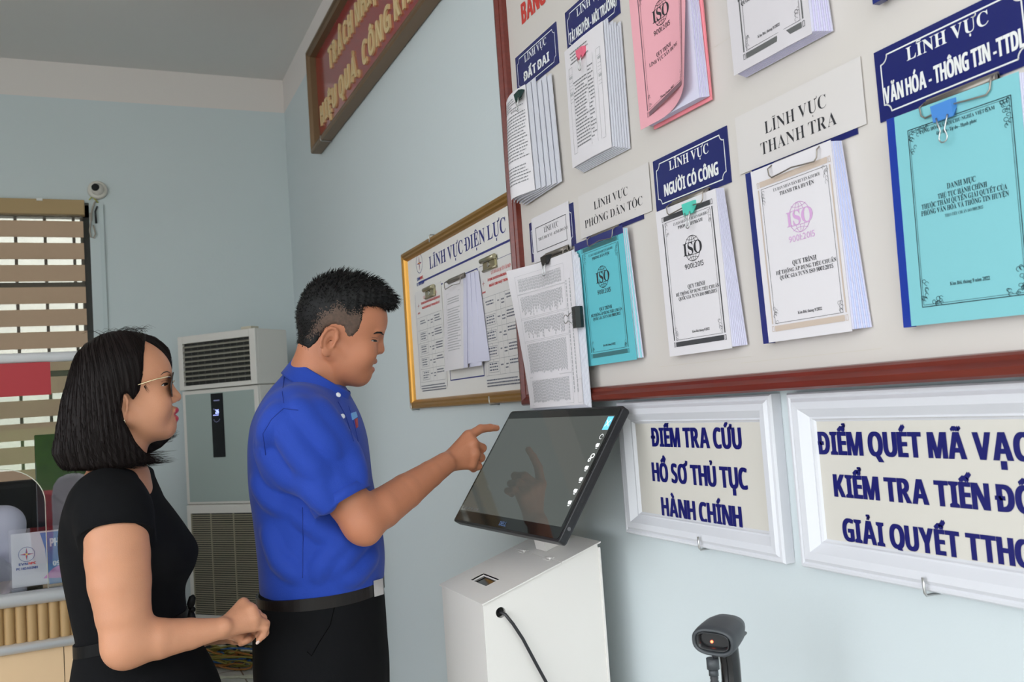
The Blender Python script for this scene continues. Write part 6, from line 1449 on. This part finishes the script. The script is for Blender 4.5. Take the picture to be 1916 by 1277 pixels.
mb.sphere(tuple(bwp+np.array([.003,0,0])-wy*.004), .0065, 10); wbuild(mb, 'bow', mat('satin_black', (.004,.0038,.004), .5, spec=.12), WOM)
for s in (-1, 1):
    h = np.array([c_[0], c_[1], FLOOR])+wg*.085*s; mb = MB(); rings = []
    for o_, w_, z0_, h_ in ((-.055,.010,.07,.02),(-.045,.026,.065,.05),(0.0,.030,.05,.06),(.05,.033,.022,.055),(.10,.038,.004,.042),(.15,.030,.002,.03),(.172,.008,.003,.012)):
        rings.append([tuple(h+we*o_+wg*w_*math.cos(t)+np.array([0,0,z0_+h_*.5+h_*.5*math.sin(t)])) for t in [2*math.pi*k/20 for k in range(20)]])
    mb.loft(rings); mb.tube([tuple(h-we*.045+np.array([0,0,.075])), tuple(h-we*.052)], [.014,.006], 10); wbuild(mb, 'shoe', M_shoe, WOM)

# ------------------------------------------------------------------ the clerk behind the counter, mostly outside the frame
CK = tag(empty('person', (-1.615, 4.13, FLOOR)), 'person in a pale lilac shirt sitting behind the counter, cut by the left edge', 'person')
bpy.context.view_layer.update()
M_shirt = mat('shirt_lilac', lin(196,196,216), .7, bump=.1, bscale=300)
B0 = np.array([-1.615, 4.13, 0.0]); Pz = lambda x, y, z: B0+np.array([x, y, z])
def torso(F, g):
    F.cone(Pz(0,.02,.55), Pz(0,-.02,1.02), .135+g, .130+g, .04, flat=(np.array([0,1.0,0]), .75))
    for s in (1, -1): F.cone(Pz(0,-.02,1.06), Pz(.145*s,-.02,1.055), .075+g, .062+g, .04)
F = Field(axis((-1.92,-1.28,.006)), axis((3.70,4.36,.006)), axis((FLOOR-.01,1.50,.006)))
torso(F, 0)
for s in (1, -1):
    F.chain([Pz(.15*s,-.02,1.05), Pz(.17*s,-.03,.80), Pz(.09*s,-.20,.945), Pz(.06*s,-.255,.955)], [.052,.042,.030,.024], .02)
    hw_ = Pz(.06*s,-.255,.955); mcs = [hw_+np.array([(.025-.016*i)*-s,-.075+.004*i,.0]) for i in range(4)]
    hand(F, hw_, mcs, [[m+np.array([0,-.035,-.004]), m+np.array([0,-.052,-.014]), m+np.array([0,-.062,-.024])] for m in mcs], [hw_+np.array([-.02*s,-.02,0]), hw_+np.array([-.04*s,-.055,-.01]), hw_+np.array([-.038*s,-.08,-.014])], away=np.array([0,0,-.6]))
    F.chain([Pz(.09*s,.0,.52), Pz(.10*s,-.36,.50), Pz(.10*s,-.32,FLOOR+.08)], [.08,.055,.038], .03); F.cone(Pz(.10*s,-.32,FLOOR+.04), Pz(.10*s,-.42,FLOOR+.03), .032, .026, .02)
F.cone(Pz(0,-.02,1.08), Pz(0,-.05,1.22), .052, .050, .03)
cf_ = Frame(0, 900, 3.9, 0); cf_.c = Pz(0,-.05,1.27); cf_.X = np.array([0,-1.0,0]); cf_.Y = np.array([1.0,0,0]); cf_.Z = np.array([0,0,1.0])
head(F, cf_, mhead)
V, Q = F.mesh(); obj_from(V, Q, 'body', M_skin2, CK)
F = Field(axis((-1.92,-1.28,.006)), axis((3.80,4.36,.006)), axis((.50,1.24,.006))); torso(F, .012)
for s in (1, -1): F.chain([Pz(.15*s,-.02,1.05), Pz(.17*s,-.03,.80), Pz(.105*s,-.165,.93)], [.066,.056,.046], .03)
F.cone(Pz(0,-.02,1.10), Pz(0,-.06,1.26), .056, .058, .008, 'd'); V, Q = F.mesh(); obj_from(V, Q, 'shirt', M_shirt, CK)
F = Field(axis((-1.80,-1.40,.005)), axis((3.96,4.26,.005)), axis((1.18,1.52,.005)))
F.apply(lambda X, Y, Z: np.maximum(ell(cf_.loc(X,Y,Z), (.0,0,.072), (.103,.086,.096)), np.minimum(.075-cf_.loc(X,Y,Z)[2], cf_.loc(X,Y,Z)[0]+.01)), (-1.85,3.9,1.1), (-1.3,4.3,1.6), 0); V, Q = F.mesh(); obj_from(V, Q, 'hair', M_hair, CK)
F = Field(axis((-1.86,-1.34,.008)), axis((3.60,4.30,.008)), axis((FLOOR+.03,.66,.008)))
F.cone(Pz(-.06,.02,.54), Pz(.06,.02,.54), .135, .135, .03)
for s in (1, -1): F.chain([Pz(.09*s,.0,.52), Pz(.10*s,-.36,.50), Pz(.10*s,-.32,FLOOR+.07)], [.095,.070,.058], .03)
V, Q = F.mesh(); obj_from(V, Q, 'trousers', M_trs, CK)
